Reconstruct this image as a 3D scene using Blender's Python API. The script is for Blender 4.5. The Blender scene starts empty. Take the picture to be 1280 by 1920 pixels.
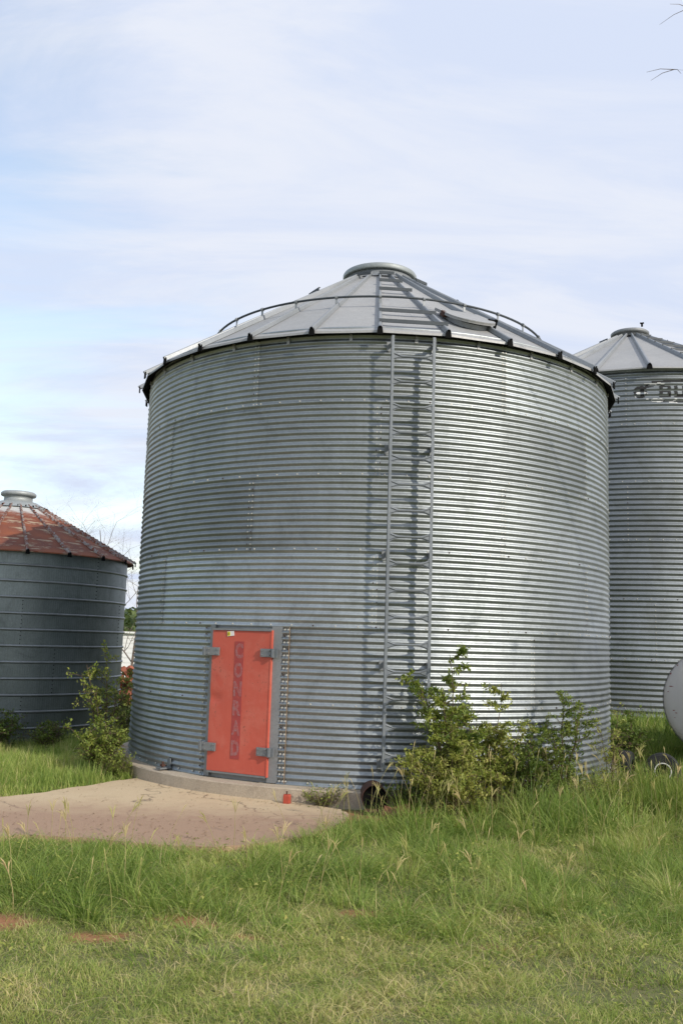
import bpy, bmesh, math, random
import numpy as np
from math import sin, cos, pi, radians, degrees, hypot, atan2, sqrt
from mathutils import Vector, Matrix, noise as mnoise

random.seed(7)
rng = np.random.default_rng(11)
scene = bpy.context.scene
COL = scene.collection

# ------------------------------------------------------------------ camera
CAM_H, FOCAL_PX = 1.65, 1697.0
PITCH, ROLL = radians(8.041), radians(1.763)
cam_data = bpy.data.cameras.new("camera")
cam = bpy.data.objects.new("camera", cam_data)
COL.objects.link(cam)
cam_data.sensor_fit = 'VERTICAL'
cam_data.sensor_height = 24.0
cam_data.lens = 24.0 * FOCAL_PX / 1920.0
cam_data.clip_start, cam_data.clip_end = 0.1, 6000.0
_f = Vector((0, cos(PITCH), sin(PITCH)))
_r0, _u0 = Vector((1, 0, 0)), Vector((0, -sin(PITCH), cos(PITCH)))
_r = _r0 * cos(ROLL) + _u0 * sin(ROLL)
_u = -_r0 * sin(ROLL) + _u0 * cos(ROLL)
M = Matrix((_r, _u, -_f)).transposed().to_4x4()
M.translation = Vector((0, 0, CAM_H))
cam.matrix_world = M
scene.camera = cam

# ------------------------------------------------------------------ light
SUN_EL, SUN_AZ = radians(29.0), radians(47.0)     # azimuth: to the right of straight-behind the camera
sun_dir = Vector((sin(SUN_AZ) * cos(SUN_EL), -cos(SUN_AZ) * cos(SUN_EL), sin(SUN_EL)))
sd = bpy.data.lights.new("sun", 'SUN')
sd.energy = 3.8
sd.angle = radians(0.6)
sd.color = (1.0, 0.93, 0.82)
sun = bpy.data.objects.new("sun", sd)
sun.rotation_euler = sun_dir.to_track_quat('Z', 'Y').to_euler()
sun.location = (10, -10, 12)
COL.objects.link(sun)

world = bpy.data.worlds.new("World")
scene.world = world
world.use_nodes = True
wn, wl = world.node_tree.nodes, world.node_tree.links
wn.clear()


def N(nodes, t, **kw):
    n = nodes.new(t)
    for k, v in kw.items():
        if k.startswith('i_'):
            key = k[2:].replace('_', ' ')
            n.inputs[int(key) if key.isdigit() else key].default_value = v
        else:
            setattr(n, k, v)
    return n


def ramp(nodes, pts, interp='LINEAR'):
    r = nodes.new('ShaderNodeValToRGB')
    r.color_ramp.interpolation = interp
    e = r.color_ramp.elements
    while len(e) < len(pts):
        e.new(0.5)
    for i, (p, c) in enumerate(pts):
        e[i].position = p
        e[i].color = (c, c, c, 1) if not isinstance(c, (tuple, list)) else (*c, 1)
    return r


tc = N(wn, 'ShaderNodeTexCoord')
sky = N(wn, 'ShaderNodeTexSky', sky_type='NISHITA')
sky.sun_disc = False
sky.sun_elevation = SUN_EL
sky.sun_rotation = atan2(sun_dir.x, sun_dir.y)
sky.air_density, sky.dust_density, sky.ozone_density = 1.2, 1.5, 1.5
skym = N(wn, 'ShaderNodeMix', data_type='RGBA', blend_type='MULTIPLY')
skym.inputs[0].default_value = 1.0
skym.inputs[7].default_value = (1.95, 1.80, 1.66, 1)
wl.new(sky.outputs[0], skym.inputs[6])
# cloud layer: thin high cirrus as seen on a flat ceiling
sep = N(wn, 'ShaderNodeSeparateXYZ')
wl.new(tc.outputs['Generated'], sep.inputs[0])
zz = N(wn, 'ShaderNodeMath', operation='MAXIMUM'); zz.inputs[1].default_value = 0.0
wl.new(sep.outputs[2], zz.inputs[0])
za = N(wn, 'ShaderNodeMath', operation='ADD'); za.inputs[1].default_value = 0.22
wl.new(zz.outputs[0], za.inputs[0])
dx = N(wn, 'ShaderNodeMath', operation='DIVIDE'); wl.new(sep.outputs[0], dx.inputs[0]); wl.new(za.outputs[0], dx.inputs[1])
dy = N(wn, 'ShaderNodeMath', operation='DIVIDE'); wl.new(sep.outputs[1], dy.inputs[0]); wl.new(za.outputs[0], dy.inputs[1])
cmb = N(wn, 'ShaderNodeCombineXYZ')
wl.new(dx.outputs[0], cmb.inputs[0]); wl.new(dy.outputs[0], cmb.inputs[1])
mp = N(wn, 'ShaderNodeMapping')
mp.inputs['Location'].default_value = (0.6, 0.35, 0)
mp.inputs['Rotation'].default_value = (0, 0, radians(18))
mp.inputs['Scale'].default_value = (0.55, 1.5, 1)
wl.new(cmb.outputs[0], mp.inputs[0])
nz = N(wn, 'ShaderNodeTexNoise', i_Scale=1.7, i_Detail=11.0, i_Roughness=0.62, i_Distortion=0.5)
wl.new(mp.outputs[0], nz.inputs['Vector'])
nz2 = N(wn, 'ShaderNodeTexNoise', i_Scale=0.7, i_Detail=3.0, i_Roughness=0.5)
wl.new(cmb.outputs[0], nz2.inputs['Vector'])
# cloud cover grows to the right (x) of the view
cov = N(wn, 'ShaderNodeMapRange')
cov.inputs['From Min'].default_value, cov.inputs['From Max'].default_value = -0.42, 0.12
cov.inputs['To Min'].default_value, cov.inputs['To Max'].default_value = -0.10, 0.30
wl.new(sep.outputs[0], cov.inputs[0])
ad = N(wn, 'ShaderNodeMath', operation='ADD'); wl.new(nz.outputs[0], ad.inputs[0]); wl.new(cov.outputs[0], ad.inputs[1])
ad2 = N(wn, 'ShaderNodeMath', operation='MULTIPLY_ADD'); ad2.inputs[1].default_value = 0.35
wl.new(nz2.outputs[0], ad2.inputs[0]); wl.new(ad.outputs[0], ad2.inputs[2])
cr = ramp(wn, [(0.50, 0.35), (0.82, 1.0)], 'EASE')
wl.new(ad2.outputs[0], cr.inputs[0])
mx = N(wn, 'ShaderNodeMix', data_type='RGBA')
wl.new(cr.outputs[0], mx.inputs[0])
wl.new(skym.outputs[2], mx.inputs[6])
SKY_S = 0.14
cmap = N(wn, 'ShaderNodeMapping'); cmap.inputs['Rotation'].default_value = (0, 0, radians(-24)); cmap.inputs['Scale'].default_value = (0.8, 2.6, 1)
wl.new(cmb.outputs[0], cmap.inputs[0])
nz3 = N(wn, 'ShaderNodeTexNoise', i_Scale=1.6, i_Detail=10.0, i_Roughness=0.6, i_Distortion=0.8)
wl.new(cmap.outputs[0], nz3.inputs['Vector'])
cr3 = ramp(wn, [(0.36, (0.60 / SKY_S * .14 / .14, 0.68, 0.88)), (0.62, (0.77, 0.81, 0.91))], 'EASE')
cr3.color_ramp.elements[0].color = (0.655, 0.73, 0.90, 1)
wl.new(nz3.outputs[0], cr3.inputs[0])
csc = N(wn, 'ShaderNodeMix', data_type='RGBA', blend_type='DIVIDE'); csc.inputs[0].default_value = 1.0
wl.new(cr3.outputs[0], csc.inputs[6]); csc.inputs[7].default_value = (SKY_S, SKY_S, SKY_S, 1)
wl.new(csc.outputs[2], mx.inputs[7])
bg = N(wn, 'ShaderNodeBackground'); bg.inputs[1].default_value = SKY_S
wl.new(mx.outputs[2], bg.inputs[0])
wo = N(wn, 'ShaderNodeOutputWorld')
wl.new(bg.outputs[0], wo.inputs[0])

scene.view_settings.view_transform = 'Standard'
scene.view_settings.look = 'None'
scene.view_settings.exposure = 0.08
scene.view_settings.gamma = 1.0
scene.view_settings.use_curve_mapping = False


# ------------------------------------------------------------------ materials
def new_mat(name):
    m = bpy.data.materials.new(name)
    m.use_nodes = True
    nt = m.node_tree
    b = nt.nodes['Principled BSDF']
    return m, nt.nodes, nt.links, b


def mixc(n, l, fac, a, b, blend='MIX'):
    m = n.new('ShaderNodeMix'); m.data_type = 'RGBA'; m.blend_type = blend
    for sock, v in ((m.inputs[0], fac), (m.inputs[6], a), (m.inputs[7], b)):
        if hasattr(v, 'links') or isinstance(v, bpy.types.NodeSocket):
            l.new(v, sock)
        elif isinstance(v, (tuple, list)):
            sock.default_value = (*v, 1) if len(v) == 3 else v
        else:
            sock.default_value = v
    return m.outputs[2]


def noise(n, l, scale, detail=4, rough=0.55, vec=None, dist=0.0, sc3=None):
    t = n.new('ShaderNodeTexNoise')
    t.inputs['Scale'].default_value = scale
    t.inputs['Detail'].default_value = detail
    t.inputs['Roughness'].default_value = rough
    t.inputs['Distortion'].default_value = dist
    co = n.new('ShaderNodeTexCoord')
    src = vec if vec is not None else co.outputs['Object']
    if sc3:
        mp_ = n.new('ShaderNodeMapping'); mp_.inputs['Scale'].default_value = sc3
        l.new(src, mp_.inputs[0]); src = mp_.outputs[0]
    l.new(src, t.inputs['Vector'])
    return t.outputs[0]


def rmp(n, l, src, pts, interp='LINEAR'):
    r = ramp(n, pts, interp); l.new(src, r.inputs[0]); return r.outputs[0]


def bump(n, l, b, height, strength=0.3, dist=0.01):
    bm = n.new('ShaderNodeBump')
    bm.inputs['Strength'].default_value = strength
    bm.inputs['Distance'].default_value = dist
    l.new(height, bm.inputs['Height'])
    l.new(bm.outputs[0], b.inputs['Normal'])


def galv(name, c1, c2, metal=0.8, rough=(0.36, 0.55), stain=(0.14, 0.15, 0.14), stain_amt=0.5, flute=0.0, tone=0.16, streak=0.35):
    """weathered galvanised sheet; colours are reflectance tints of the zinc itself"""
    m, n, l, b = new_mat(name)
    geo = n.new('ShaderNodeNewGeometry')
    P = geo.outputs['Position']
    big = noise(n, l, 0.9, 5, 0.6, vec=P)
    spang = n.new('ShaderNodeTexVoronoi'); spang.inputs['Scale'].default_value = 55
    l.new(P, spang.inputs['Vector'])
    vstreak = noise(n, l, 1.0, 5, 0.65, vec=P, sc3=(7, 7, 0.5))
    fine = noise(n, l, 40, 4, 0.7, vec=P)
    col = mixc(n, l, rmp(n, l, big, [(0.3, 0.0), (0.7, 1.0)]), c1, c2)
    sp = n.new('ShaderNodeSeparateColor'); l.new(spang.outputs['Color'], sp.inputs[0])
    col = mixc(n, l, 0.22, col, mixc(n, l, sp.outputs[0], (0.45, 0.46, 0.48), (0.75, 0.77, 0.78)), 'OVERLAY')
    # per-sheet tone
    oi = n.new('ShaderNodeObjectInfo')
    mr = n.new('ShaderNodeMapRange'); mr.inputs['To Min'].default_value = 1 - tone; mr.inputs['To Max'].default_value = 1 + tone * 0.6
    l.new(oi.outputs['Random'], mr.inputs[0])
    col = mixc(n, l, 1.0, col, mr.outputs[0], 'MULTIPLY')
    # dull white-rust / dirt patches and rain streaks
    smud = noise(n, l, 1.9, 9, 0.75, vec=P, dist=0.9)
    f1 = rmp(n, l, smud, [(0.50, 0.0), (0.60, stain_amt * .5), (0.74, stain_amt)])
    col = mixc(n, l, f1, col, stain)
    f2 = rmp(n, l, vstreak, [(0.52, 0.0), (0.75, streak)])
    col = mixc(n, l, f2, col, (stain[0] * 1.5, stain[1] * 1.5, stain[2] * 1.5))
    l.new(col, b.inputs['Base Color'])
    b.inputs['Metallic'].default_value = metal
    mr2 = n.new('ShaderNodeMapRange'); mr2.inputs['To Min'].default_value = rough[0]; mr2.inputs['To Max'].default_value = rough[1]
    addn = n.new('ShaderNodeMath'); addn.operation = 'ADD'; l.new(fine, addn.inputs[0]); l.new(f1, addn.inputs[1])
    sub = n.new('ShaderNodeMath'); sub.operation = 'SUBTRACT'; sub.use_clamp = True; l.new(addn.outputs[0], sub.inputs[0]); sub.inputs[1].default_value = 0.15
    l.new(sub.outputs[0], mr2.inputs[0])
    l.new(mr2.outputs[0], b.inputs['Roughness'])
    h = noise(n, l, 6, 4, 0.6, vec=P)
    if flute:
        # fine vertical flutes pressed in the sheet, around the local axis
        tcn = n.new('ShaderNodeTexCoord')
        s = n.new('ShaderNodeSeparateXYZ'); l.new(tcn.outputs['Object'], s.inputs[0])
        at = n.new('ShaderNodeMath'); at.operation = 'ARCTAN2'; l.new(s.outputs[0], at.inputs[0]); l.new(s.outputs[1], at.inputs[1])
        mu = n.new('ShaderNodeMath'); mu.operation = 'MULTIPLY'; l.new(at.outputs[0], mu.inputs[0]); mu.inputs[1].default_value = flute
        si = n.new('ShaderNodeMath'); si.operation = 'SINE'; l.new(mu.outputs[0], si.inputs[0])
        bump(n, l, b, si.outputs[0], 0.2, 0.003)
    else:
        bump(n, l, b, h, 0.25, 0.012)
    return m


MAT = {}
MAT['galv_wall'] = galv('galvanised_wall', (0.30, 0.322, 0.330), (0.40, 0.422, 0.428), metal=0.96, rough=(0.46, 0.62), tone=0.27, stain_amt=0.42)
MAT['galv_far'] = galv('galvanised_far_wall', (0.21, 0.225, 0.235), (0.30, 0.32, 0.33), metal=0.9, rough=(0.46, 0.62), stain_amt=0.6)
MAT['galv_old'] = galv('galvanised_old_wall', (0.15, 0.175, 0.17), (0.25, 0.28, 0.275), metal=0.6, rough=(0.36, 0.55), stain=(0.06, 0.07, 0.07), flute=340, tone=0.22)
MAT['galv_roof'] = galv('weathered_roof_zinc', (0.29, 0.29, 0.288), (0.36, 0.355, 0.345), metal=0.25, rough=(0.5, 0.7), stain=(0.32, 0.31, 0.29), stain_amt=0.4, tone=0.05, streak=0.2)
MAT['galv_rib'] = galv('roof_rib_zinc', (0.215, 0.23, 0.245), (0.29, 0.30, 0.31), metal=0.25, rough=(0.42, 0.6), stain_amt=0.3, tone=0.05)
MAT['steel'] = galv('ladder_steel', (0.15, 0.165, 0.18), (0.22, 0.235, 0.25), metal=0.35, rough=(0.45, 0.6), stain_amt=0.4, tone=0.05)
MAT['bar'] = galv('roof_bar_steel', (0.032, 0.040, 0.047), (0.05, 0.06, 0.07), metal=0.1, rough=(0.55, 0.7), stain=(0.05, 0.055, 0.06), stain_amt=0.3, tone=0.05)
MAT['plate'] = galv('door_frame_steel', (0.18, 0.187, 0.192), (0.25, 0.257, 0.262), metal=0.35, rough=(0.5, 0.7), stain_amt=0.4, tone=0.05)


def simple(name, col, rough=0.6, metal=0.0, var=0.15, nscale=8, bumps=0.15, bd=0.005, second=None, sfac=(0.55, 0.7)):
    m, n, l, b = new_mat(name)
    nz_ = noise(n, l, nscale, 5, 0.62)
    c = mixc(n, l, nz_, tuple(v * (1 - var) for v in col), tuple(min(1, v * (1 + var)) for v in col))
    if second:
        s = noise(n, l, nscale * 0.6, 6, 0.68, dist=0.4)
        c = mixc(n, l, rmp(n, l, s, [(sfac[0], 0), (sfac[1], 1)]), c, second)
    l.new(c, b.inputs['Base Color'])
    b.inputs['Roughness'].default_value = rough
    b.inputs['Metallic'].default_value = metal
    if bumps:
        bump(n, l, b, noise(n, l, nscale * 5, 4, 0.6), bumps, bd)
    return m


MAT['dark'] = simple('dark_parts_and_shade', (0.007, 0.007, 0.007), 0.9, 0.0, bumps=0)  # black small parts, and shade painted at eave, rib ends and tube
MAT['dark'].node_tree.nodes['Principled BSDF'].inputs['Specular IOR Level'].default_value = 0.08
MAT['cap_zinc'] = galv('cap_zinc', (0.26, 0.28, 0.28), (0.34, 0.36, 0.36), metal=0.3, rough=(0.5, 0.65), stain_amt=0.3, tone=0.03)
MAT['hoop'] = galv('hoop_steel', (0.20, 0.215, 0.225), (0.28, 0.30, 0.31), metal=0.6, rough=(0.35, 0.5), stain=(0.10, 0.10, 0.10), tone=0.1)
MAT['black_rubber'] = simple('old_rubber', (0.018, 0.018, 0.018), 0.85)
MAT['rust_pipe'] = simple('rusted_pipe', (0.07, 0.030, 0.02), 0.85, 0.1, 0.3, 14, 0.5, 0.01, (0.07, 0.03, 0.02))
MAT['sealant'] = simple('aged_sealant', (0.36, 0.24, 0.14), 0.8, 0, 0.3, 30, 0.1)
MAT['rust_flake'] = simple('rusted_scrap', (0.13, 0.052, 0.03), 0.9, 0.0, 0.4, 25, 0.5, 0.01)
MAT['red_can'] = simple('red_can_paint', (0.36, 0.055, 0.028), 0.6, 0.0, 0.25, 30, 0.1, 0.003, (0.25, 0.05, 0.03))
MAT['tank_white'] = simple('chalky_tank_paint', (0.50, 0.48, 0.48), 0.55, 0.0, 0.08, 3, 0.08, 0.004, (0.36, 0.33, 0.34), (0.58, 0.75))
def _tank():
    m = MAT['tank_white']; n, l = m.node_tree.nodes, m.node_tree.links; b = n['Principled BSDF']
    src = b.inputs['Base Color'].links[0].from_socket
    O = n.new('ShaderNodeTexCoord').outputs['Object']
    sm = noise(n, l, 4.2, 6, 0.6, vec=O, dist=.3)
    c = mixc(n, l, rmp(n, l, sm, [(0.58, 0), (0.72, .6)]), src, (0.16, 0.18, 0.17))
    sc_ = noise(n, l, 1.0, 6, 0.75, vec=O, sc3=(5, 5, 60))
    c = mixc(n, l, rmp(n, l, sc_, [(0.66, 0), (0.70, .7)]), c, (0.25, 0.10, 0.09))
    l.new(c, b.inputs['Base Color'])


_tank()
MAT['tank_scratch'] = simple('rust_scratch', (0.22, 0.05, 0.05), 0.9)
MAT['rim_white'] = simple('wheel_rim_paint', (0.62, 0.60, 0.56), 0.6, 0, 0.15, 20)
MAT['shed_white'] = simple('white_siding', (0.80, 0.80, 0.78), 0.5, 0, 0.04, 3, 0.05)
MAT['brick_red'] = simple('red_brick', (0.30, 0.10, 0.06), 0.9, 0, 0.35, 12, 0.4, 0.01)
MAT['bark'] = simple('grey_bark', (0.16, 0.125, 0.10), 0.9, 0, 0.25, 12, 0.4, 0.01)
MAT['stem'] = simple('brown_stem', (0.11, 0.075, 0.045), 0.85, 0, 0.25, 20, 0.2)
MAT['label_white'] = simple('paper_label', (0.75, 0.72, 0.70), 0.7, 0, 0.05, 30, 0)
MAT['label_yellow'] = simple('yellow_label', (0.75, 0.62, 0.02), 0.7, 0, 0.1, 60, 0)
MAT['label_ink'] = simple('label_ink', (0.28, 0.25, 0.02), 0.8, 0, 0.1, 60, 0)


def mat_rust_roof():
    m, n, l, b = new_mat('rusted_roof_sheet')
    tcn = n.new('ShaderNodeTexCoord'); O = tcn.outputs['Object']
    s = n.new('ShaderNodeSeparateXYZ'); l.new(O, s.inputs[0])
    # streaks that run across the sheet, thin in height
    st = noise(n, l, 1.0, 6, 0.7, vec=O, sc3=(3.0, 3.0, 26.0), dist=0.3)
    blot = noise(n, l, 2.2, 5, 0.6, vec=O)
    v1 = noise(n, l, 9, 5, 0.7, vec=O)
    rust = mixc(n, l, v1, (0.15, 0.038, 0.016), (0.27, 0.080, 0.028))
    rust = mixc(n, l, rmp(n, l, blot, [(0.4, 0), (0.65, 1)]), rust, (0.12, 0.036, 0.022))
    zinc = mixc(n, l, v1, (0.34, 0.22, 0.10), (0.36, 0.33, 0.28))
    add = n.new('ShaderNodeMath'); add.operation = 'MULTIPLY_ADD'; add.inputs[1].default_value = 0.45
    l.new(blot, add.inputs[0]); l.new(st, add.inputs[2])
    f = rmp(n, l, add.outputs[0], [(0.785, 0), (0.84, 0.85)])
    c = mixc(n, l, f, rust, zinc)
    # zinc survives near the peak
    mr = n.new('ShaderNodeMapRange'); mr.inputs['From Min'].default_value = 0.86; mr.inputs['From Max'].default_value = 0.98
    wob = n.new('ShaderNodeMath'); wob.operation = 'MULTIPLY_ADD'; wob.inputs[1].default_value = 0.45
    l.new(st, wob.inputs[0]); l.new(s.outputs[2], wob.inputs[2])
    mr.inputs['From Min'].default_value = 3.80; mr.inputs['From Max'].default_value = 3.93
    l.new(wob.outputs[0], mr.inputs[0])
    c = mixc(n, l, mr.outputs[0], c, (0.44, 0.45, 0.44))
    l.new(c, b.inputs['Base Color'])
    b.inputs['Roughness'].default_value = 0.75
    bump(n, l, b, v1, 0.2, 0.006)
    return m


MAT['rust_roof'] = mat_rust_roof()


def mat_rust_rib():
    m, n, l, b = new_mat('rib_zinc_with_rust')
    geo = n.new('ShaderNodeNewGeometry')
    v = noise(n, l, 16, 3, 0.7, vec=geo.outputs['Position'])
    c = mixc(n, l, rmp(n, l, v, [(0.46, 0), (0.54, 1)]), (0.30, 0.28, 0.27), (0.20, 0.075, 0.045))
    l.new(c, b.inputs['Base Color']); b.inputs['Roughness'].default_value = 0.65; b.inputs['Metallic'].default_value = 0.2
    return m


MAT['rust_rib'] = mat_rust_rib()


def mat_bolts(dark_share=0.14):
    m, n, l, b = new_mat('bolt_heads')
    geo = n.new('ShaderNodeNewGeometry')
    f = rmp(n, l, geo.outputs['Random Per Island'], [(0.0, 0), (1 - dark_share, 0), (1 - dark_share + 0.02, 1)])
    c = mixc(n, l, f, (0.54, 0.52, 0.47), (0.06, 0.038, 0.03))
    l.new(c, b.inputs['Base Color']); b.inputs['Roughness'].default_value = 0.5; b.inputs['Metallic'].default_value = 0.4
    return m


MAT['bolt'] = mat_bolts()


def mat_door():
    m, n, l, b = new_mat('faded_red_door_paint')
    O = n.new('ShaderNodeTexCoord').outputs['Object']
    big = noise(n, l, 1.6, 4, 0.5, vec=O)
    c = mixc(n, l, big, (0.47, 0.078, 0.048), (0.55, 0.108, 0.068))
    sc = noise(n, l, 1.0, 5, 0.7, vec=O, sc3=(30, 30, 2.5))
    c = mixc(n, l, rmp(n, l, sc, [(0.55, 0), (0.8, 0.35)]), c, (0.56, 0.16, 0.11))
    sp = noise(n, l, 60, 3, 0.7, vec=O)
    c = mixc(n, l, rmp(n, l, sp, [(0.70, 0), (0.78, 0.5)]), c, (0.25, 0.06, 0.04))
    # chalky fading low down and small rusty chips gathered in patches
    fade = noise(n, l, 2.4, 8, 0.7, vec=O, dist=.5)
    c = mixc(n, l, rmp(n, l, fade, [(0.50, 0), (0.68, 0.45)]), c, (0.58, 0.19, 0.135))
    chip = noise(n, l, 26, 6, 0.8, vec=O)
    ca = n.new('ShaderNodeMath'); ca.operation = 'MULTIPLY_ADD'; ca.inputs[1].default_value = 0.35
    l.new(fade, ca.inputs[0]); l.new(chip, ca.inputs[2])
    c = mixc(n, l, rmp(n, l, ca.outputs[0], [(0.80, 0), (0.83, 0.85)]), c, (0.20, 0.065, 0.04))
    l.new(c, b.inputs['Base Color']); b.inputs['Roughness'].default_value = 0.6
    bump(n, l, b, noise(n, l, 3, 3, 0.5, vec=O), 0.3, 0.025)
    return m


MAT['door'] = mat_door()
MAT['door_strip'] = simple('dark_red_strip', (0.34, 0.050, 0.045), 0.6, 0, 0.15, 40, 0.0, second=(0.45, 0.075, 0.045), sfac=(0.5, 0.75))


def mat_lettering():
    m, n, l, b = new_mat('flaking_silver_letters')
    O = n.new('ShaderNodeTexCoord').outputs['Object']
    f = rmp(n, l, noise(n, l, 42, 4, 0.75, vec=O), [(0.46, 0), (0.70, .85)])
    c = mixc(n, l, f, (0.36, 0.085, 0.078), (0.27, 0.21, 0.215))
    l.new(c, b.inputs['Base Color']); b.inputs['Roughness'].default_value = 0.55
    return m


MAT['letters'] = mat_lettering()


def mat_concrete(name, base, dark, red, rscale=1.3):
    m, n, l, b = new_mat(name)
    P = n.new('ShaderNodeNewGeometry').outputs['Position']
    big = noise(n, l, rscale, 6, 0.62, vec=P, dist=0.3)
    fine = noise(n, l, 55, 5, 0.75, vec=P)
    c = mixc(n, l, rmp(n, l, big, [(0.3, 0), (0.7, 1)]), base, red)
    c = mixc(n, l, rmp(n, l, fine, [(0.40, 0), (0.72, 0.65)]), c, dark)
    blot = noise(n, l, 4.5, 6, 0.7, vec=P)
    c = mixc(n, l, rmp(n, l, blot, [(0.52, 0), (0.68, 0.55)]), c, dark)
    # red dust blown over the front of the slab
    sx = n.new('ShaderNodeSeparateXYZ'); l.new(P, sx.inputs[0])
    ma = n.new('ShaderNodeMath'); ma.operation = 'MULTIPLY_ADD'; ma.inputs[1].default_value = 1.4
    l.new(blot, ma.inputs[0]); l.new(sx.outputs[1], ma.inputs[2])
    mr = n.new('ShaderNodeMapRange'); mr.inputs['From Min'].default_value = 10.0; mr.inputs['From Max'].default_value = 9.1
    mr.inputs['To Min'].default_value = 0; mr.inputs['To Max'].default_value = 0.9
    l.new(ma.outputs[0], mr.inputs[0])
    vor = n.new('ShaderNodeTexVoronoi'); vor.feature = 'DISTANCE_TO_EDGE'; vor.inputs['Scale'].default_value = 0.55
    nv_ = n.new('ShaderNodeTexNoise'); nv_.inputs['Scale'].default_value = 3.0; nv_.inputs['Detail'].default_value = 5
    l.new(P, nv_.inputs['Vector'])
    va = n.new('ShaderNodeMix'); va.data_type = 'RGBA'; va.blend_type = 'LINEAR_LIGHT'; va.inputs[0].default_value = 0.22
    l.new(P, va.inputs[6]); l.new(nv_.outputs['Color'], va.inputs[7]); l.new(va.outputs[2], vor.inputs['Vector'])
    crk = rmp(n, l, vor.outputs['Distance'], [(0.0, 0.8), (0.006, 0.0)])
    grit = noise(n, l, 140, 3, 0.8, vec=P)
    c = mixc(n, l, rmp(n, l, grit, [(0.35, 0.4), (0.5, 0)]), c, (0.66, 0.55, 0.40))
    if 'pad' in name:
        c = mixc(n, l, crk, c, (0.10, 0.07, 0.05))
        c = mixc(n, l, mr.outputs[0], c, mixc(n, l, fine, (0.19, 0.105, 0.072), (0.46, 0.31, 0.21)))
    l.new(c, b.inputs['Base Color']); b.inputs['Roughness'].default_value = 0.9
    bump(n, l, b, fine, 0.5, 0.01)
    return m


MAT['pad'] = mat_concrete('concrete_pad', (0.58, 0.455, 0.29), (0.42, 0.32, 0.20), (0.52, 0.39, 0.24))
MAT['foundation'] = mat_concrete('foundation_concrete', (0.47, 0.40, 0.31), (0.24, 0.19, 0.14), (0.38, 0.31, 0.23))


def mat_ground():
    m, n, l, b = new_mat('grassy_red_soil')
    P = n.new('ShaderNodeNewGeometry').outputs['Position']
    at = n.new('ShaderNodeAttribute'); at.attribute_name = 'bare'
    fine = noise(n, l, 30, 5, 0.7, vec=P)
    mid = noise(n, l, 3.0, 5, 0.6, vec=P)
    g = mixc(n, l, fine, (0.075, 0.095, 0.028), (0.19, 0.19, 0.075))
    g = mixc(n, l, rmp(n, l, mid, [(0.45, 0), (0.7, 0.6)]), g, (0.21, 0.17, 0.09))
    s = mixc(n, l, fine, (0.20, 0.085, 0.035), (0.40, 0.19, 0.09))
    c = mixc(n, l, at.outputs['Fac'], g, s)
    l.new(c, b.inputs['Base Color']); b.inputs['Roughness'].default_value = 0.95
    bump(n, l, b, fine, 0.6, 0.02)
    return m


MAT['ground'] = mat_ground()


def leafy(name, stops, trans=0.35, rough=0.55):
    """stops: colours over the per-blade/leaf 'tint' attribute"""
    m, n, l, b = new_mat(name)
    at = n.new('ShaderNodeAttribute'); at.attribute_name = 'tint'
    r = ramp(n, stops); l.new(at.outputs['Fac'], r.inputs[0])
    l.new(r.outputs[0], b.inputs['Base Color'])
    b.inputs['Roughness'].default_value = rough
    b.inputs['Specular IOR Level'].default_value = 0.3
    tr = n.new('ShaderNodeBsdfTranslucent')
    hs = n.new('ShaderNodeHueSaturation'); hs.inputs['Value'].default_value = 1.35; hs.inputs['Saturation'].default_value = 1.1
    l.new(r.outputs[0], hs.inputs['Color']); l.new(hs.outputs[0], tr.inputs[0])
    ms = n.new('ShaderNodeMixShader'); ms.inputs[0].default_value = trans
    l.new(b.outputs[0], ms.inputs[1]); l.new(tr.outputs[0], ms.inputs[2])
    l.new(ms.outputs[0], n['Material Output'].inputs[0])
    return m


MAT['grass'] = leafy('grass_blades', [(0.0, (0.100, 0.165, 0.032)), (0.35, (0.215, 0.300, 0.063)), (0.62, (0.365, 0.410, 0.112)), (0.82, (0.50, 0.45, 0.19)), (1.0, (0.63, 0.52, 0.29))])
MAT['leaf'] = leafy('shrub_leaves', [(0.0, (0.055, 0.10, 0.020)), (0.4, (0.155, 0.210, 0.040)), (0.75, (0.31, 0.34, 0.075)), (1.0, (0.46, 0.41, 0.14))], 0.35, 0.45)
MAT['litter'] = leafy('dry_litter', [(0.0, (0.10, 0.06, 0.035)), (1.0, (0.34, 0.24, 0.14))], 0.1)
MAT['far_leaf'] = leafy('far_tree_leaves', [(0.0, (0.04, 0.07, 0.02)), (1.0, (0.15, 0.19, 0.055))], 0.3)


# ------------------------------------------------------------------ mesh helpers
def mesh_from(name, verts, faces, mat=None, smooth=False):
    me = bpy.data.meshes.new(name)
    me.from_pydata([tuple(map(float, v)) for v in verts], [], faces)
    if mat is not None:
        me.materials.append(MAT[mat] if isinstance(mat, str) else mat)
    if smooth:
        me.polygons.foreach_set('use_smooth', [True] * len(me.polygons))
    me.update()
    return me


def link(name, me, parent=None, loc=None, rot=None, kind=None, label=None):
    o = bpy.data.objects.new(name, me)
    COL.objects.link(o)
    if parent is not None:
        o.parent = parent
    if loc is not None:
        o.location = loc
    if rot is not None:
        o.rotation_euler = rot
    if kind:
        o['kind'] = kind
    if label:
        o['label'] = label
    return o


def tag(o, label=None, cat=None, group=None, kind=None):
    if label: o['label'] = label
    if cat: o['category'] = cat
    if group: o['group'] = group
    if kind: o['kind'] = kind
    return o


def thing(name, label, cat, loc=(0, 0, 0), rz=0.0, group=None):
    o = bpy.data.objects.new(name, None)
    o.empty_display_size = 0.3
    COL.objects.link(o)
    o.location = loc
    o.rotation_euler = (0, 0, rz)
    return tag(o, label, cat, group)


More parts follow.
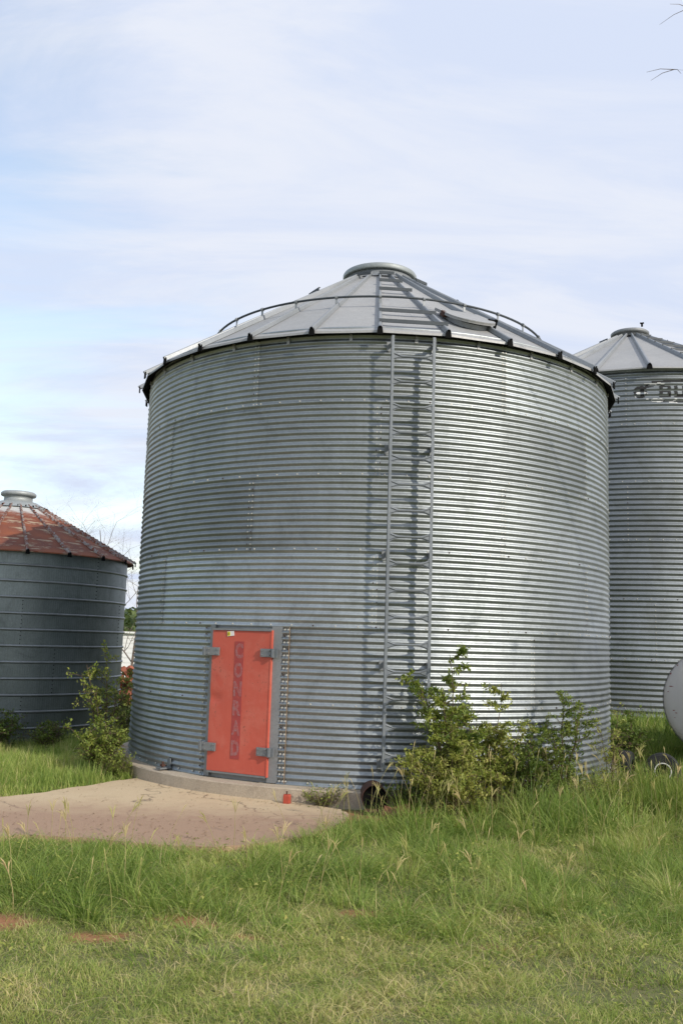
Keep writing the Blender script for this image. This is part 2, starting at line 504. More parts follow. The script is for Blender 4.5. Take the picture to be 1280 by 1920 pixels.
class MB:
    def __init__(s):
        s.v, s.f = [], []

    def add(s, vs, fs):
        k = len(s.v)
        s.v += [tuple(v) for v in vs]
        s.f += [tuple(i + k for i in f) for f in fs]

    def box(s, c, half, X=(1, 0, 0), Y=(0, 1, 0), Z=(0, 0, 1)):
        c, X, Y, Z = Vector(c), Vector(X), Vector(Y), Vector(Z)
        vs = [c + X * (half[0] * a) + Y * (half[1] * b_) + Z * (half[2] * d) for d in (-1, 1) for b_ in (-1, 1) for a in (-1, 1)]
        s.add(vs, [(0, 2, 3, 1), (4, 5, 7, 6), (0, 1, 5, 4), (2, 6, 7, 3), (0, 4, 6, 2), (1, 3, 7, 5)])

    def tube(s, pts, rad, seg=8, cap=True):
        pts = [Vector(p) for p in pts]
        rads = rad if isinstance(rad, (list, tuple)) else [rad] * len(pts)
        k = len(s.v)
        prev = None
        for i, p in enumerate(pts):
            d = (pts[min(i + 1, len(pts) - 1)] - pts[max(i - 1, 0)]).normalized()
            if prev is None:
                a = d.orthogonal().normalized()
            else:
                a = (prev - d * prev.dot(d))
                a = a.normalized() if a.length > 1e-6 else d.orthogonal().normalized()
            prev = a
            b_ = d.cross(a)
            for j in range(seg):
                t = 2 * pi * j / seg
                s.v.append(tuple(p + (a * cos(t) + b_ * sin(t)) * rads[i]))
        for i in range(len(pts) - 1):
            for j in range(seg):
                a0 = k + i * seg + j; a1 = k + i * seg + (j + 1) % seg
                s.f.append((a0, a1, a1 + seg, a0 + seg))
        if cap:
            s.f.append(tuple(k + j for j in range(seg))[::-1])
            s.f.append(tuple(k + (len(pts) - 1) * seg + j for j in range(seg)))

    def extrude_poly(s, poly, frame, depth):
        """poly: 2D list; frame: (origin, X, Y, N)"""
        o, X, Y, Nn = [Vector(q) for q in frame]
        n = len(poly)
        front = [o + X * a + Y * b_ + Nn * depth for a, b_ in poly]
        back = [o + X * a + Y * b_ for a, b_ in poly]
        s.add(front + back, [tuple(range(n)), tuple(range(2 * n - 1, n - 1, -1))] + [(i, n + i, n + (i + 1) % n, (i + 1) % n) for i in range(n)])

    def build(s, name, mat, parent=None, smooth=False, **kw):
        return link(name, mesh_from(name, s.v, s.f, mat, smooth), parent, **kw)


def cyl(phi_deg, r, z):
    """bin-local point; phi 0 faces the camera side, positive to the right"""
    p = radians(phi_deg)
    return Vector((r * sin(p), -r * cos(p), z))


def cyl_frame(phi_deg):
    p = radians(phi_deg)
    return Vector((cos(p), sin(p), 0)), Vector((sin(p), -cos(p), 0))   # tangent, outward normal


def grid_mesh(name, rows, mat, smooth=True):
    """rows: array (nr, nc, 3)"""
    rows = np.asarray(rows, dtype=float)
    nr, nc = rows.shape[:2]
    idx = np.arange(nr * nc).reshape(nr, nc)
    q = np.stack([idx[:-1, :-1], idx[:-1, 1:], idx[1:, 1:], idx[1:, :-1]], -1).reshape(-1, 4)
    me = bpy.data.meshes.new(name)
    me.vertices.add(nr * nc); me.vertices.foreach_set('co', rows.reshape(-1))
    me.loops.add(q.size); me.loops.foreach_set('vertex_index', q.reshape(-1).astype(np.int32))
    me.polygons.add(len(q)); me.polygons.foreach_set('loop_start', np.arange(0, q.size, 4, dtype=np.int32))
    me.polygons.foreach_set('loop_total', np.full(len(q), 4, dtype=np.int32))
    me.polygons.foreach_set('use_smooth', np.full(len(q), smooth, dtype=bool))
    me.update(calc_edges=True)
    if mat:
        me.materials.append(MAT[mat])
    return me


def corrugated_sheet(name, R, phi0, phi1, h, ncorr, depth, mat, seg=10, over=0.8, lip=0.0045, seed=None):
    nr = ncorr * seg + 3
    z = np.linspace(-0.012, h, nr)
    nc = max(8, int((phi1 - phi0) / 1.5))
    ph = np.radians(np.linspace(phi0, phi1 + over, nc))
    rr = R + depth / 2 * np.cos(2 * pi * z / (h / ncorr))
    lz = lip * (1 - np.clip(z / h, 0, 1))                      # bottom edge laps outside the sheet below
    lp = lip * np.linspace(0, 1, nc)
    r = rr[:, None] + lz[:, None] + lp[None, :]
    if seed is not None:
        rs_ = np.random.default_rng(seed)
        U_, V_ = np.meshgrid(np.linspace(0, 1, nc), z / h)
        w_ = np.sin(pi * np.clip(U_, 0, 1)) * np.sin(pi * np.clip(V_, 0, 1))
        for q in range(7):
            a1, a2, p1, p2 = rs_.uniform(1, 9), rs_.uniform(.5, 4), rs_.uniform(0, 6.3), rs_.uniform(0, 6.3)
            r = r + w_ * 0.0016 * np.sin(a1 * 2 * U_ + p1) * np.sin(a2 * 2 * V_ + p2)
    rows = np.stack([r * np.sin(ph)[None], -r * np.cos(ph)[None], np.repeat(z[:, None], nc, 1)], -1)
    return grid_mesh(name, rows, mat)


def add_bolt(mb, phi, r, z, s=0.011):
    s = s * 0.92
    t, nrm = cyl_frame(phi)
    c = cyl(phi, r, z)
    Z = Vector((0, 0, 1))
    a = [c + (t * cos(k * pi / 3) + Z * sin(k * pi / 3)) * s for k in range(6)]
    b_ = [p + nrm * s * 0.9 - (p - c) * 0.25 for p in a]
    mb.add(a + b_, [(k, (k + 1) % 6, 6 + (k + 1) % 6, 6 + k) for k in range(6)] + [(6, 7, 8, 9, 10, 11)])


# ------------------------------------------------------------------ terrain
def sstep(a, b_, x):
    t = np.clip((x - a) / (b_ - a), 0, 1)
    return t * t * (3 - 2 * t)


def terrain_h(x, y):
    x, y = np.asarray(x, float), np.asarray(y, float)
    h = 0.32 * sstep(1.0, 5.0, x) * sstep(8.0, 16.0, y)
    h += -0.12 * sstep(-2.0, -5.0, x) * sstep(10.5, 15.0, y)
    h += 0.025 * np.sin(x * 1.9 + 1.3) * np.cos(y * 1.6) * sstep(7.6, 6.6, y)
    h += 0.012 * np.sin(x * 5.3 + y * 2.2) * sstep(7.6, 6.6, y)
    return h - 0.02


A1, R1, BASE1, RING1 = (0.457, 12.718), 3.183, 0.152, 0.8128
PAD = [(-6.5, 6.6), (-5.2, 8.3), (-3.9, 9.05), (-3.25, 9.25), (-2.95, 9.55), (-2.80, 9.86), (-2.63, 10.05), (-2.45, 10.42), (-2.22, 10.66),
       (-1.9, 10.7), (-1.6, 10.2), (-0.9, 9.62), (-0.46, 9.56), (-0.1, 9.25), (0.06, 9.14), (0.14, 9.0), (0.16, 8.85), (0.12, 8.62),
       (0.05, 8.40), (-0.06, 8.2), (-0.22, 7.9), (-0.5, 7.6), (-0.9, 7.38), (-1.4, 7.4), (-1.9, 7.55), (-2.5, 7.6), (-3.1, 7.3), (-4.2, 6.8), (-5.5, 5.9)]


def in_poly(px, py, poly):
    inside = np.zeros(px.shape, bool)
    j = len(poly) - 1
    for i in range(len(poly)):
        xi, yi = poly[i]; xj, yj = poly[j]
        c = ((yi > py) != (yj > py)) & (px < (xj - xi) * (py - yi) / (yj - yi + 1e-12) + xi)
        inside ^= c
        j = i
    return inside


def poly_dist(px, py, poly):
    d = np.full(px.shape, 1e9)
    for i in range(len(poly)):
        ax, ay = poly[i]; bx, by = poly[(i + 1) % len(poly)]
        ux, uy = bx - ax, by - ay
        t = np.clip(((px - ax) * ux + (py - ay) * uy) / (ux * ux + uy * uy), 0, 1)
        d = np.minimum(d, np.hypot(px - ax - t * ux, py - ay - t * uy))
    return d


BARE = [(-0.82, 5.55, 0.26, 0.12), (-1.25, 5.28, 0.20, 0.08), (0.24, 5.93, 0.20, 0.10), (-1.85, 5.42, 0.26, 0.17), (-0.45, 5.40, 0.10, 0.06), (0.95, 5.35, .14, .06),
        (0.62, 8.9, 0.42, 0.22), (-2.35, 10.5, 0.3, 0.12), (1.4, 8.7, 0.4, 0.2), (0.1, 9.15, 0.3, 0.12)]


def bareness(x, y):
    b_ = np.zeros(x.shape)
    wob = 0.35 * np.sin(x * 17 + y * 9) + 0.3 * np.sin(x * 31 - y * 23)
    for cx, cy, rx, ry in BARE:
        d = np.hypot((x - cx) / rx, (y - cy) / ry)
        b_ = np.maximum(b_, 1 - sstep(0.55, 1.25, d + wob * 0.35))
    dp = poly_dist(x, y, PAD)
    b_ = np.maximum(b_, (1 - sstep(0.0, 0.10, dp)) * 0.9)
    return b_


def axis_coords(a, b_, step, far, grow=1.35):
    c = list(np.arange(a, b_ + 1e-6, step))
    s = step
    lo, hi = c[0], c[-1]
    while hi < far:
        s *= grow; hi += s; lo -= s
        c.append(hi); c.insert(0, lo)
    return np.array(c)


gx = axis_coords(-7.0, 9.0, 0.08, 3000)
gy = axis_coords(3.0, 18.0, 0.08, 3000)
GX, GY = np.meshgrid(gx, gy)
GZ = terrain_h(GX, GY)
g_me = grid_mesh('ground', np.stack([GX, GY, GZ], -1), 'ground')
attr = g_me.attributes.new('bare', 'FLOAT', 'POINT')
attr.data.foreach_set('value', bareness(GX, GY).reshape(-1).astype(np.float32))
tag(link('ground', g_me), kind='structure')

# concrete pad: thick slab with slightly ragged edge
pts = []
for i in range(len(PAD)):
    a, b_ = Vector(PAD[i]), Vector(PAD[(i + 1) % len(PAD)])
    for k in range(5):
        p = a.lerp(b_, k / 5)
        j = 0.0 if k == 0 else 0.018
        pts.append((p.x + random.uniform(-j, j), p.y + random.uniform(-j, j)))
mb = MB()
n = len(pts)
mb.add([(x, y, 0.018) for x, y in pts] + [(x + random.uniform(-.01, .01), y, -0.08) for x, y in pts],
       [tuple(range(n))[::-1] if False else tuple(range(n))] + [(i, n + i, n + (i + 1) % n, (i + 1) % n) for i in range(n)])
pad = mb.build('concrete_pad', 'pad')
bmx = bmesh.new(); bmx.from_mesh(pad.data); bmesh.ops.triangulate(bmx, faces=[f for f in bmx.faces if len(f.verts) > 4]); bmesh.ops.recalc_face_normals(bmx, faces=bmx.faces); bmx.to_mesh(pad.data); bmx.free()
tag(pad, kind='structure')


# ------------------------------------------------------------------ roofs
def make_roof(root, r_top, z_top, r_eave, z_eave, nribs, off, mat_panel, mat_rib, rib_w, rib_h, panel_name='roof_panel', drop=0.03, rows=None, knobs=False):
    dphi = 360.0 / nribs
    slope = (z_top - z_eave) / (r_eave - r_top)

    def zc(r):
        return z_eave + (r_eave - r) * slope
    # one panel between two ribs (flat, folded down at the eave)
    c0, c1 = -dphi / 2, dphi / 2
    nr = 7
    R_ = np.linspace(r_top, r_eave, nr)
    rowsv = []
    rowsf = []
    vs = []
    for r in R_:
        for t in (0, .25, .5, .75, 1):
            p = cyl(c0, r, zc(r)).lerp(cyl(c1, r, zc(r)), t)
            vs.append(p + Vector((0, 0, -0.004 * sin(pi * t))))
    for t in (0, .25, .5, .75, 1):
        vs.append(cyl(c0, r_eave + 0.002, z_eave - drop).lerp(cyl(c1, r_eave + 0.002, z_eave - drop), t))
    k = 5
    fs = [(i * k + j, i * k + j + 1, (i + 1) * k + j + 1, (i + 1) * k + j) for i in range(nr) for j in range(k - 1)]
    pm = mesh_from(panel_name, vs, fs, mat_panel)
    for i in range(nribs):
        o = link(panel_name, pm, root)
        o.rotation_euler = (0, 0, radians(off + (i + 0.5) * dphi))
    # rib: hollow inverted channel running down the slope
    t0, n0 = cyl_frame(0)
    down = (cyl(0, r_eave, z_eave) - cyl(0, r_top, z_top)).normalized()
    up = Vector((0, 0, 1)) - down * down.z
    up.normalize()
    prof = [(-rib_w / 2, -0.006), (-rib_w * 0.36, rib_h * 0.8), (-rib_w * 0.2, rib_h), (rib_w * 0.2, rib_h), (rib_w * 0.36, rib_h * 0.8), (rib_w / 2, -0.006)]
    mbr = MB()
    a, b_ = cyl(0, r_top, z_top), cyl(0, r_eave + 0.02, z_eave) + down * 0.02
    ss = []
    for q, sc in ((a, 0.55), (a.lerp(b_, .5), .85), (b_, 1.0)):
        for x, y in prof:
            ss.append(q + t0 * x * sc + up * y)
    k = len(prof)
    fs = [(i * k + j, i * k + j + 1, (i + 1) * k + j + 1, (i + 1) * k + j) for i in range(2) for j in range(k - 1)]
    mbr.add(ss, fs)
    mbr.add([a + t0 * x * .55 + up * y for x, y in prof], [tuple(range(k))])
    if knobs:
        L = (b_ - a).length
        kk = int(L / 0.075)
        for q in range(kk):
            p = a.lerp(b_, (q + .5) / kk) + up * (rib_h + 0.004)
            mbr.box(p + t0 * random.uniform(-.006, .006), (rib_w * 0.26, 0.014, 0.005), t0, down, up)
    rm = mesh_from('roof_rib', mbr.v, mbr.f, mat_rib)
    # black plate, the shade inside each rib's open end put into its colour
    mbb = MB()
    prof2 = [(-rib_w * .68, -0.05), (-rib_w * .52, rib_h * .45), (-rib_w * .20, rib_h * 1.15), (rib_w * .20, rib_h * 1.15), (rib_w * .52, rib_h * .45), (rib_w * .68, -0.05)]
    outv = cyl_frame(0)[1]
    mbb.extrude_poly(prof2, (b_ - outv * 0.010, t0, Vector((0, 0, 1)), outv), 0.016)
    bm_ = mesh_from('rib_end_shade', mbb.v, mbb.f, 'dark')
    for i in range(nribs):
        o = link('roof_rib', rm, root)
        o.rotation_euler = (0, 0, radians(off + i * dphi))
        e = link('rib_end_shade', bm_, o)
    return zc, slope


def ring_band(name, r0, r1, z0, z1, mat, root, seg=64, **kw):
    """closed ring with rectangular section"""
    vs, fs = [], []
    for i in range(seg):
        t = 360 * i / seg
        vs += [cyl(t, r0, z0), cyl(t, r1, z0), cyl(t, r1, z1), cyl(t, r0, z1)]
    for i in range(seg):
        a, b_ = i * 4, ((i + 1) % seg) * 4
        for j in range(4):
            fs.append((a + j, b_ + j, b_ + (j + 1) % 4, a + (j + 1) % 4))
    return link(name, mesh_from(name, vs, fs, mat, False), root, **kw)


def lathe(prof, seg=64):
    vs, fs = [], []
    k = len(prof)
    for i in range(seg):
        for r, z in prof:
            vs.append(cyl(360 * i / seg, r, z))
    for i in range(seg):
        for j in range(k - 1):
            a, b_ = i * k + j, ((i + 1) % seg) * k + j
            fs.append((a, b_, b_ + 1, a + 1))
    return vs, fs


# ================================================================== BIN 1 (big, central)
rz1 = atan2(-A1[0], A1[1])  # local -Y faces the camera
bin1 = thing('grain_bin', 'large corrugated galvanised grain bin with a red access door and tall wall ladder', 'grain bin', (A1[0], A1[1], 0), rz1 + radians(0.3), 'steel grain bins')
PH = 360 / 7.0
sheet_mes = [corrugated_sheet('wall_sheet', R1, -PH / 2, PH / 2, RING1, 12, 0.0175, 'galv_wall', seed=60 + q) for q in range(5)]
bolts = MB()
pitch = RING1 / 12
for ring in range(2, 6):
    z0 = BASE1 + ring * RING1
    off = 0.0 if ring % 2 else PH / 2      # top ring (5): seams at +-25.7
    for k in range(7):
        o = link('wall_sheet', sheet_mes[(ring * 3 + k * 2) % 5], bin1, loc=(0, 0, z0), rot=(0, 0, radians(off + k * PH)))
        seam = off + k * PH + PH / 2
        for c in range(12):
            for d in (-0.1, 0.65):
                add_bolt(bolts, seam + d, R1 + 0.008, z0 + (c + 0.0) * pitch + (0.012 if c == 0 else 0))
# two lowest rings are cut for the door
DOOR_L, DOOR_R = -34.4, -17.3
for ring in (0, 1):
    z0 = BASE1 + ring * RING1
    cuts = [DOOR_R, 33.1, 84.5, 136.0, 187.4, 238.8, 360 + DOOR_L] if ring == 1 else [DOOR_R, 58.0, 109.4, 160.9, 212.3, 263.7, 360 + DOOR_L]
    for a, b_ in zip(cuts[:-1], cuts[1:]):
        me = corrugated_sheet('wall_sheet', R1, a, b_, RING1, 12, 0.0175, 'galv_wall', over=0.8 if b_ < 320 else 0.0, seed=int(80 + b_))
        link('wall_sheet', me, bin1, loc=(0, 0, z0))
    for s in cuts[1:-1]:
        for c in range(12):
            for d in (-0.1, 0.65):
                add_bolt(bolts, s + d, R1 + 0.008, z0 + c * pitch + (0.012 if c == 0 else 0))
for ring in range(0, 7):
    z = BASE1 + ring * RING1 + (0.012 if ring else 0.03)
    for k in range(84):
        ph = k * 360 / 84 + 1.6
        pm_ = (ph + 180) % 360 - 180
        if ring in (0, 1) and DOOR_L < pm_ < DOOR_R:
            continue
        if ring < 6:
            add_bolt(bolts, ph, R1 + 0.009, z, 0.0115)
for c in range(24):
    z = BASE1 + 0.03 + c * pitch
    if z < 1.76:
        add_bolt(bolts, -16.75, R1 + 0.018, z, 0.0125)
        add_bolt(bolts, -16.05, R1 + 0.018, z, 0.0125)
        add_bolt(bolts, -35.0, R1 + 0.012, z, 0.011)
bolts.build('bolts', 'bolt', bin1, kind='stuff')

Z_E1, R_E1 = 4.985, 3.30
zc1, sl1 = make_roof(bin1, 0.50, 6.79, R_E1, Z_E1, 28, 0.0, 'galv_roof', 'galv_rib', 0.052, 0.044)
# inner eave angle (dark, greenish weathered) closing wall to roof
vs, fs = lathe([(R1 + 0.004, BASE1 + 6 * RING1 - 0.01), (R1 + 0.03, BASE1 + 6 * RING1 + 0.012), (R1 - 0.02, BASE1 + 6 * RING1 + 0.04)], 84)
link('eave_angle', mesh_from('eave_angle', vs, fs, 'galv_wall', True), bin1)
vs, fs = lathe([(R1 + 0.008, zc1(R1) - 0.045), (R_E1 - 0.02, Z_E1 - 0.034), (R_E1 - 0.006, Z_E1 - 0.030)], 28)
link('eave_shade', mesh_from('eave_shade', vs, fs, 'dark', False), bin1)  # near-black ring: shade below the roof overhang put into the colour
clip = MB()
clip.box((0, -(R1 + 0.02), 4.955), (0.013, 0.012, 0.02)); clip.box((0, -(R1 + 0.014), 4.915), (0.017, 0.003, 0.03))
cm = mesh_from('eave_clip', clip.v, clip.f, 'galv_roof')
for k in range(28):
    o = link('eave_clip', cm, bin1, rot=(0, 0, radians((k + 0.5) * 360 / 28 + 0.8)))
# fill cap: collar and domed lid with rolled rim
vs, fs = lathe([(0.50, 6.74), (0.50, 6.90), (0.485, 6.90)], 64)
link('cap_collar', mesh_from('cap_collar', vs, fs, 'galv_rib', True), bin1)
vs, fs = lathe([(0.50, 6.885), (0.535, 6.885), (0.540, 6.892), (0.540, 6.945), (0.532, 6.958), (0.51, 6.968), (0.30, 6.99), (0.001, 7.0)], 72)
capo = link('cap_lid', mesh_from('cap_lid', vs, fs, 'cap_zinc', True), bin1)
# peak flashing tabs between the ribs
tab = MB()
t0, n0 = cyl_frame(0)
dn = (cyl(0, 3.3, zc1(3.3)) - cyl(0, .5, zc1(.5))).normalized()
upn = (Vector((0, 0, 1)) - dn * dn.z).normalized()
q = cyl(0, 0.56, zc1(0.56)) + upn * 0.012
tab.box(q, (0.045, 0.055, 0.004), t0, dn, upn)
tm = mesh_from('peak_tab', tab.v, tab.f, 'galv_rib')
for k in range(28):
    link('peak_tab', tm, bin1, rot=(0, 0, radians((k + 0.5) * 360 / 28)))

# roof safety ring
RR, RO_ = 2.36, 0.14
ringmb = MB()
circ = [cyl(360 * i / 112, RR, zc1(RR) + RO_) for i in range(112)]
seg = 8
for i, p in enumerate(circ):
    t, nn = cyl_frame(360 * i / 112)
    for j in range(seg):
        a = 2 * pi * j / seg
        ringmb.v.append(tuple(p + (nn * cos(a) + Vector((0, 0, 1)) * sin(a)) * 0.0145))
for i in range(112):
    for j in range(seg):
        a0, a1 = i * seg + j, i * seg + (j + 1) % seg
        b0, b1 = ((i + 1) % 112) * seg + j, ((i + 1) % 112) * seg + (j + 1) % seg
        ringmb.f.append((a0, b0, b1, a1))
ringmb.build('safety_ring', 'bar', bin1, smooth=True)
br = MB()
p0, p1 = cyl(0, RR, zc1(RR) + 0.045), cyl(0, RR, zc1(RR) + RO_ + 0.02)
br.box((p0 + p1) / 2, (0.014, 0.004, (p1 - p0).length / 2))
br.box(p0 + Vector((0, 0, 0.0)), (0.014, 0.05, 0.004), t0, dn, upn)
br.tube([p1 + Vector((-.016, 0, -.02)), p1 + Vector((.016, 0, -.02))], 0.024, 8)
bmm = mesh_from('ring_bracket', br.v, br.f, 'galv_rib')
for k in range(28):
    link('ring_bracket', bmm, bin1, rot=(0, 0, radians(k * 360 / 28)))

# roof rungs between ribs 0 and 1, single grab bars near the peak
def roof_bar(ph0, ph1, r, ext=0.03):
    m_ = MB()
    a, b_ = cyl(ph0, r, zc1(r)) + Vector((0, 0, .075)), cyl(ph1, r, zc1(r)) + Vector((0, 0, .075))
    d = (b_ - a).normalized()
    a -= d * ext * 0.3; b_ += d * ext
    c = (a + b_) / 2
    t_, n_ = cyl_frame((ph0 + ph1) / 2)
    m_.box(c, ((b_ - a).length / 2, 0.006, 0.019), d, n_, Vector((0, 0, 1)))
    m_.box(c + Vector((0, 0, 0.0215)) - n_ * 0.012, ((b_ - a).length / 2, 0.012, 0.003), d, n_, Vector((0, 0, 1)))
    return m_
for r in (3.19, 2.73, 1.66, 1.17, 0.70):
    roof_bar(0, 12.857, r, 0.04).build('roof_rung', 'bar', bin1)
for k, r in ((-2, .72), (-5, 1.1), (-8, .9), (3, .82), (5, 1.22), (8, .8), (11, 1.2), (14, .8)):
    roof_bar(k * 12.857, (k + 1) * 12.857, r, 0.03).build('grab_bar', 'bar', bin1)

# inspection hatch
HP = 21.8
hr0, hr1 = 2.32, 3.06
tH, nH = cyl_frame(HP)
dnH = (cyl(HP, 3.3, zc1(3.3)) - cyl(HP, .5, zc1(.5))).normalized()
upH = (Vector((0, 0, 1)) - dnH * dnH.z).normalized()
cH = cyl(HP, (hr0 + hr1) / 2, zc1((hr0 + hr1) / 2) - 0.01) + tH * 0.02
def hatch_outline(w, l_):
    o_ = [(-w, -l_), (w, -l_)]
    for k in range(0, 13):
        a = -0.0 + pi * k / 12
        o_.append((w * cos(a), l_ * 0.25 + l_ * 0.75 * sin(a)))
    return o_
hm = MB(); hm.extrude_poly(hatch_outline(0.235, 0.30), (cH, tH, dnH, upH), 0.055)
hm.build('hatch_collar', 'galv_rib', bin1)
tiltup = (upH * cos(radians(5)) + tH * -sin(radians(5)) * 0).normalized()
dnT = (dnH * cos(radians(4)) + upH * sin(radians(4))).normalized(); upT = (upH * cos(radians(4)) - dnH * sin(radians(4))).normalized()
hm = MB(); hm.extrude_poly(hatch_outline(0.285, 0.355), (cH + upH * 0.072, tH, dnT, upT), 0.014)
hm.extrude_poly([(x * 1.0, y * 1.0) for x, y in hatch_outline(0.285, 0.355)], (cH + upH * 0.052, tH, dnT, upT), 0.018)
lid = hm.build('hatch_lid', 'galv_roof', bin1)
hs = MB(); hs.box(cH + upH * 0.05 - tH * 0.27 - dnH * 0.10, (0.022, 0.05, 0.03), tH, dnH, upH)
hs.build('hatch_hinge', 'rust_pipe', bin1)
hs = MB()
hs.box(cH + upH * 0.09 + tH * 0.29 + dnH * 0.05, (0.05, 0.02, 0.012), tH, dnH, upH)
hs.box(cH + upH * 0.05 + tH * 0.34 + dnH * 0.05, (0.012, 0.02, 0.06), tH, dnH, upH)
hs.build('hatch_latch', 'dark', bin1)

# foundation ring
FR = 3.375
vs, fs = lathe([(R1 - 0.1, BASE1 - 0.004), (FR - 0.012, BASE1 - 0.006), (FR, BASE1 - 0.018), (FR + 0.015, -0.12)], 160)
rr_ = random.Random(3)
vs = [Vector(v) + Vector((rr_.uniform(-.004, .004), rr_.uniform(-.004, .004), rr_.uniform(-.002, .002))) for v in vs]
fo = link('foundation', mesh_from('foundation', vs, fs, 'foundation', False), bin1)

# ---- red door
door_l, door_r = -32.6, -19.2
zb, zt = 0.222, 1.715
pl, pr = cyl(door_l, R1 + 0.045, 0), cyl(door_r, R1 + 0.045, 0)
DX = (pr - pl).normalized(); DN = Vector((DX.y, -DX.x, 0)); DW = (pr - pl).length
if DN.y > 0: DN = -DN
Zv = Vector((0, 0, 1))
# frame: flat plates each side, head and sill
fm = MB()
def strip(phi_a, phi_b, z0, z1, off_a, off_b, nseg=4):
    vs_, fs_ = [], []
    for i in range(nseg + 1):
        t = i / nseg
        ph = phi_a + (phi_b - phi_a) * t
        r = R1 + off_a + (off_b - off_a) * t
        vs_ += [cyl(ph, r, z0), cyl(ph, r, z1)]
    for i in range(nseg):
        fs_.append((2 * i, 2 * i + 2, 2 * i + 3, 2 * i + 1))
    return vs_, fs_
fm.add(*strip(door_r - 0.1, -17.2, 0.156, 1.772, 0.026, 0.013))
fm.build('frame_plate', 'plate', bin1)
# right corrugated end strip (laps over the bolts line)
me = corrugated_sheet('frame_flange', R1 + 0.007, -17.4, -15.75, 2 * RING1, 24, 0.0175, 'galv_wall', over=0.0, lip=0.0)
link('frame_flange', me, bin1, loc=(0, 0, BASE1))
me = corrugated_sheet('frame_flange', R1 + 0.005, -35.6, -33.9, 2 * RING1, 24, 0.0175, 'galv_wall', over=0.0, lip=0.0)
link('frame_flange', me, bin1, loc=(0, 0, BASE1), label='left bolted flange of the door frame')
rl = MB(); rl.add(*strip(-15.82, -15.70, 0.16, 1.77, 0.020, 0.020, 1)); rl.build('seam_sealant', 'sealant', bin1)
fm = MB(); fm.add(*strip(-33.9, door_l + 0.3, 0.156, 1.772, 0.012, 0.03)); fm.build('frame_plate', 'plate', bin1)
fm = MB(); fm.add(*strip(-33.9, -17.3, 1.712, 1.776, 0.0, 0.0)); fm.add(*strip(-34, -17.3, 0.15, 0.235, 0.002, 0.002)); fm.add(*strip(-33.9, -17.3, 0.2, 1.73, -0.06, -0.06)); fm.build('frame_back', 'plate', bin1)
fm = MB(); fm.box((pl + pr) / 2 + Zv * (zt + 0.012) - DN * 0.012, (DW / 2, 0.03, 0.010), DX, DN, Zv); fm.build('door_head', 'plate', bin1)
fm = MB(); fm.box((pl + pr) / 2 + Zv * (zb - 0.012) - DN * 0.012, (DW / 2 - .01, 0.026, 0.009), DX, DN, Zv); fm.build('door_sill', 'plate', bin1)
# door leaf with a shallow dent at its left edge
nx, nz_ = 24, 56
rows = []
for j in range(nz_ + 1):
    row = []
    for i in range(nx + 1):
        u, v = i / nx, j / nz_
        d = math.exp(-(((u - 0.06) * DW / 0.085) ** 2 + ((v - 0.515) * 1.5 / 0.055) ** 2)) * 0.014
        d2 = 0.004 * sin(u * pi) * sin(v * 2.3 + .5)
        p = pl + DX * (u * DW) + Zv * (zb + v * (zt - zb)) + DN * (0.006 - d + d2)
        row.append(p)
    rows.append(row)
me = grid_mesh('door_leaf', [[tuple(p) for p in r] for r in rows], 'door')
leaf = link('door_leaf', me, bin1)
dl = MB()
for (a, b_, w) in (((0, 0), (0, 1), 0), ((1, 0), (1, 1), 1)):
    pass
dl.box(pr + DX * 0.002 + Zv * (zb + zt) / 2 - DN * 0.006, (0.007, 0.016, (zt - zb) / 2 + 0.012), DX, DN, Zv)
dl.box((pl + pr) / 2 + Zv * (zb + 0.004) - DN * 0.011, (DW / 2, 0.012, 0.006), DX, DN, Zv)
dl.build('door_edge', 'door', bin1)
# vertical strip with flaking lettering
def on_door(u, z, d=0.0):
    return pl + DX * (u * DW) + Zv * z + DN * (0.006 + d)
st = MB(); st.box(on_door(0.475, (0.365 + 1.60) / 2, 0.0045), (0.057, 0.0012, (1.60 - 0.365) / 2), DX, DN, Zv)
strip_o = st.build('lettering_strip', 'door_strip', bin1)


def text_mesh(txt, size, spacing=1.0):
    cu = bpy.data.curves.new('t', 'FONT'); cu.body = txt; cu.size = size; cu.extrude = 0.0006
    cu.align_x = 'CENTER'; cu.align_y = 'CENTER'; cu.offset = size * 0.045
    ob = bpy.data.objects.new('t', cu); COL.objects.link(ob)
    bpy.context.view_layer.update()
    dg = bpy.context.evaluated_depsgraph_get()
    me = bpy.data.meshes.new_from_object(ob.evaluated_get(dg))
    bpy.data.objects.remove(ob); bpy.data.curves.remove(cu)
    return me


zs = [1.500, 1.295, 1.098, 0.895, 0.690, 0.478]
for ch, zl in zip("CONRAD", zs):
    me = text_mesh(ch, 0.165)
    me.materials.clear(); me.materials.append(MAT['letters'])
    xs = [v.co.x for v in me.vertices]; ys = [v.co.y for v in me.vertices]
    cx, cy_ = (min(xs) + max(xs)) / 2, (min(ys) + max(ys)) / 2
    sx, sy = 0.102 / (max(xs) - min(xs)), 0.160 / (max(ys) - min(ys))
    o = link('letter', me, strip_o)
    c = on_door(0.475, zl, 0.0068)
    Mx = Matrix((DX, Zv, DN)).transposed().to_4x4(); Mx.translation = c
    for v in me.vertices:
        v.co = Mx @ Vector(((v.co.x - cx) * sx, (v.co.y - cy_) * sy, v.co.z))
    me.update()
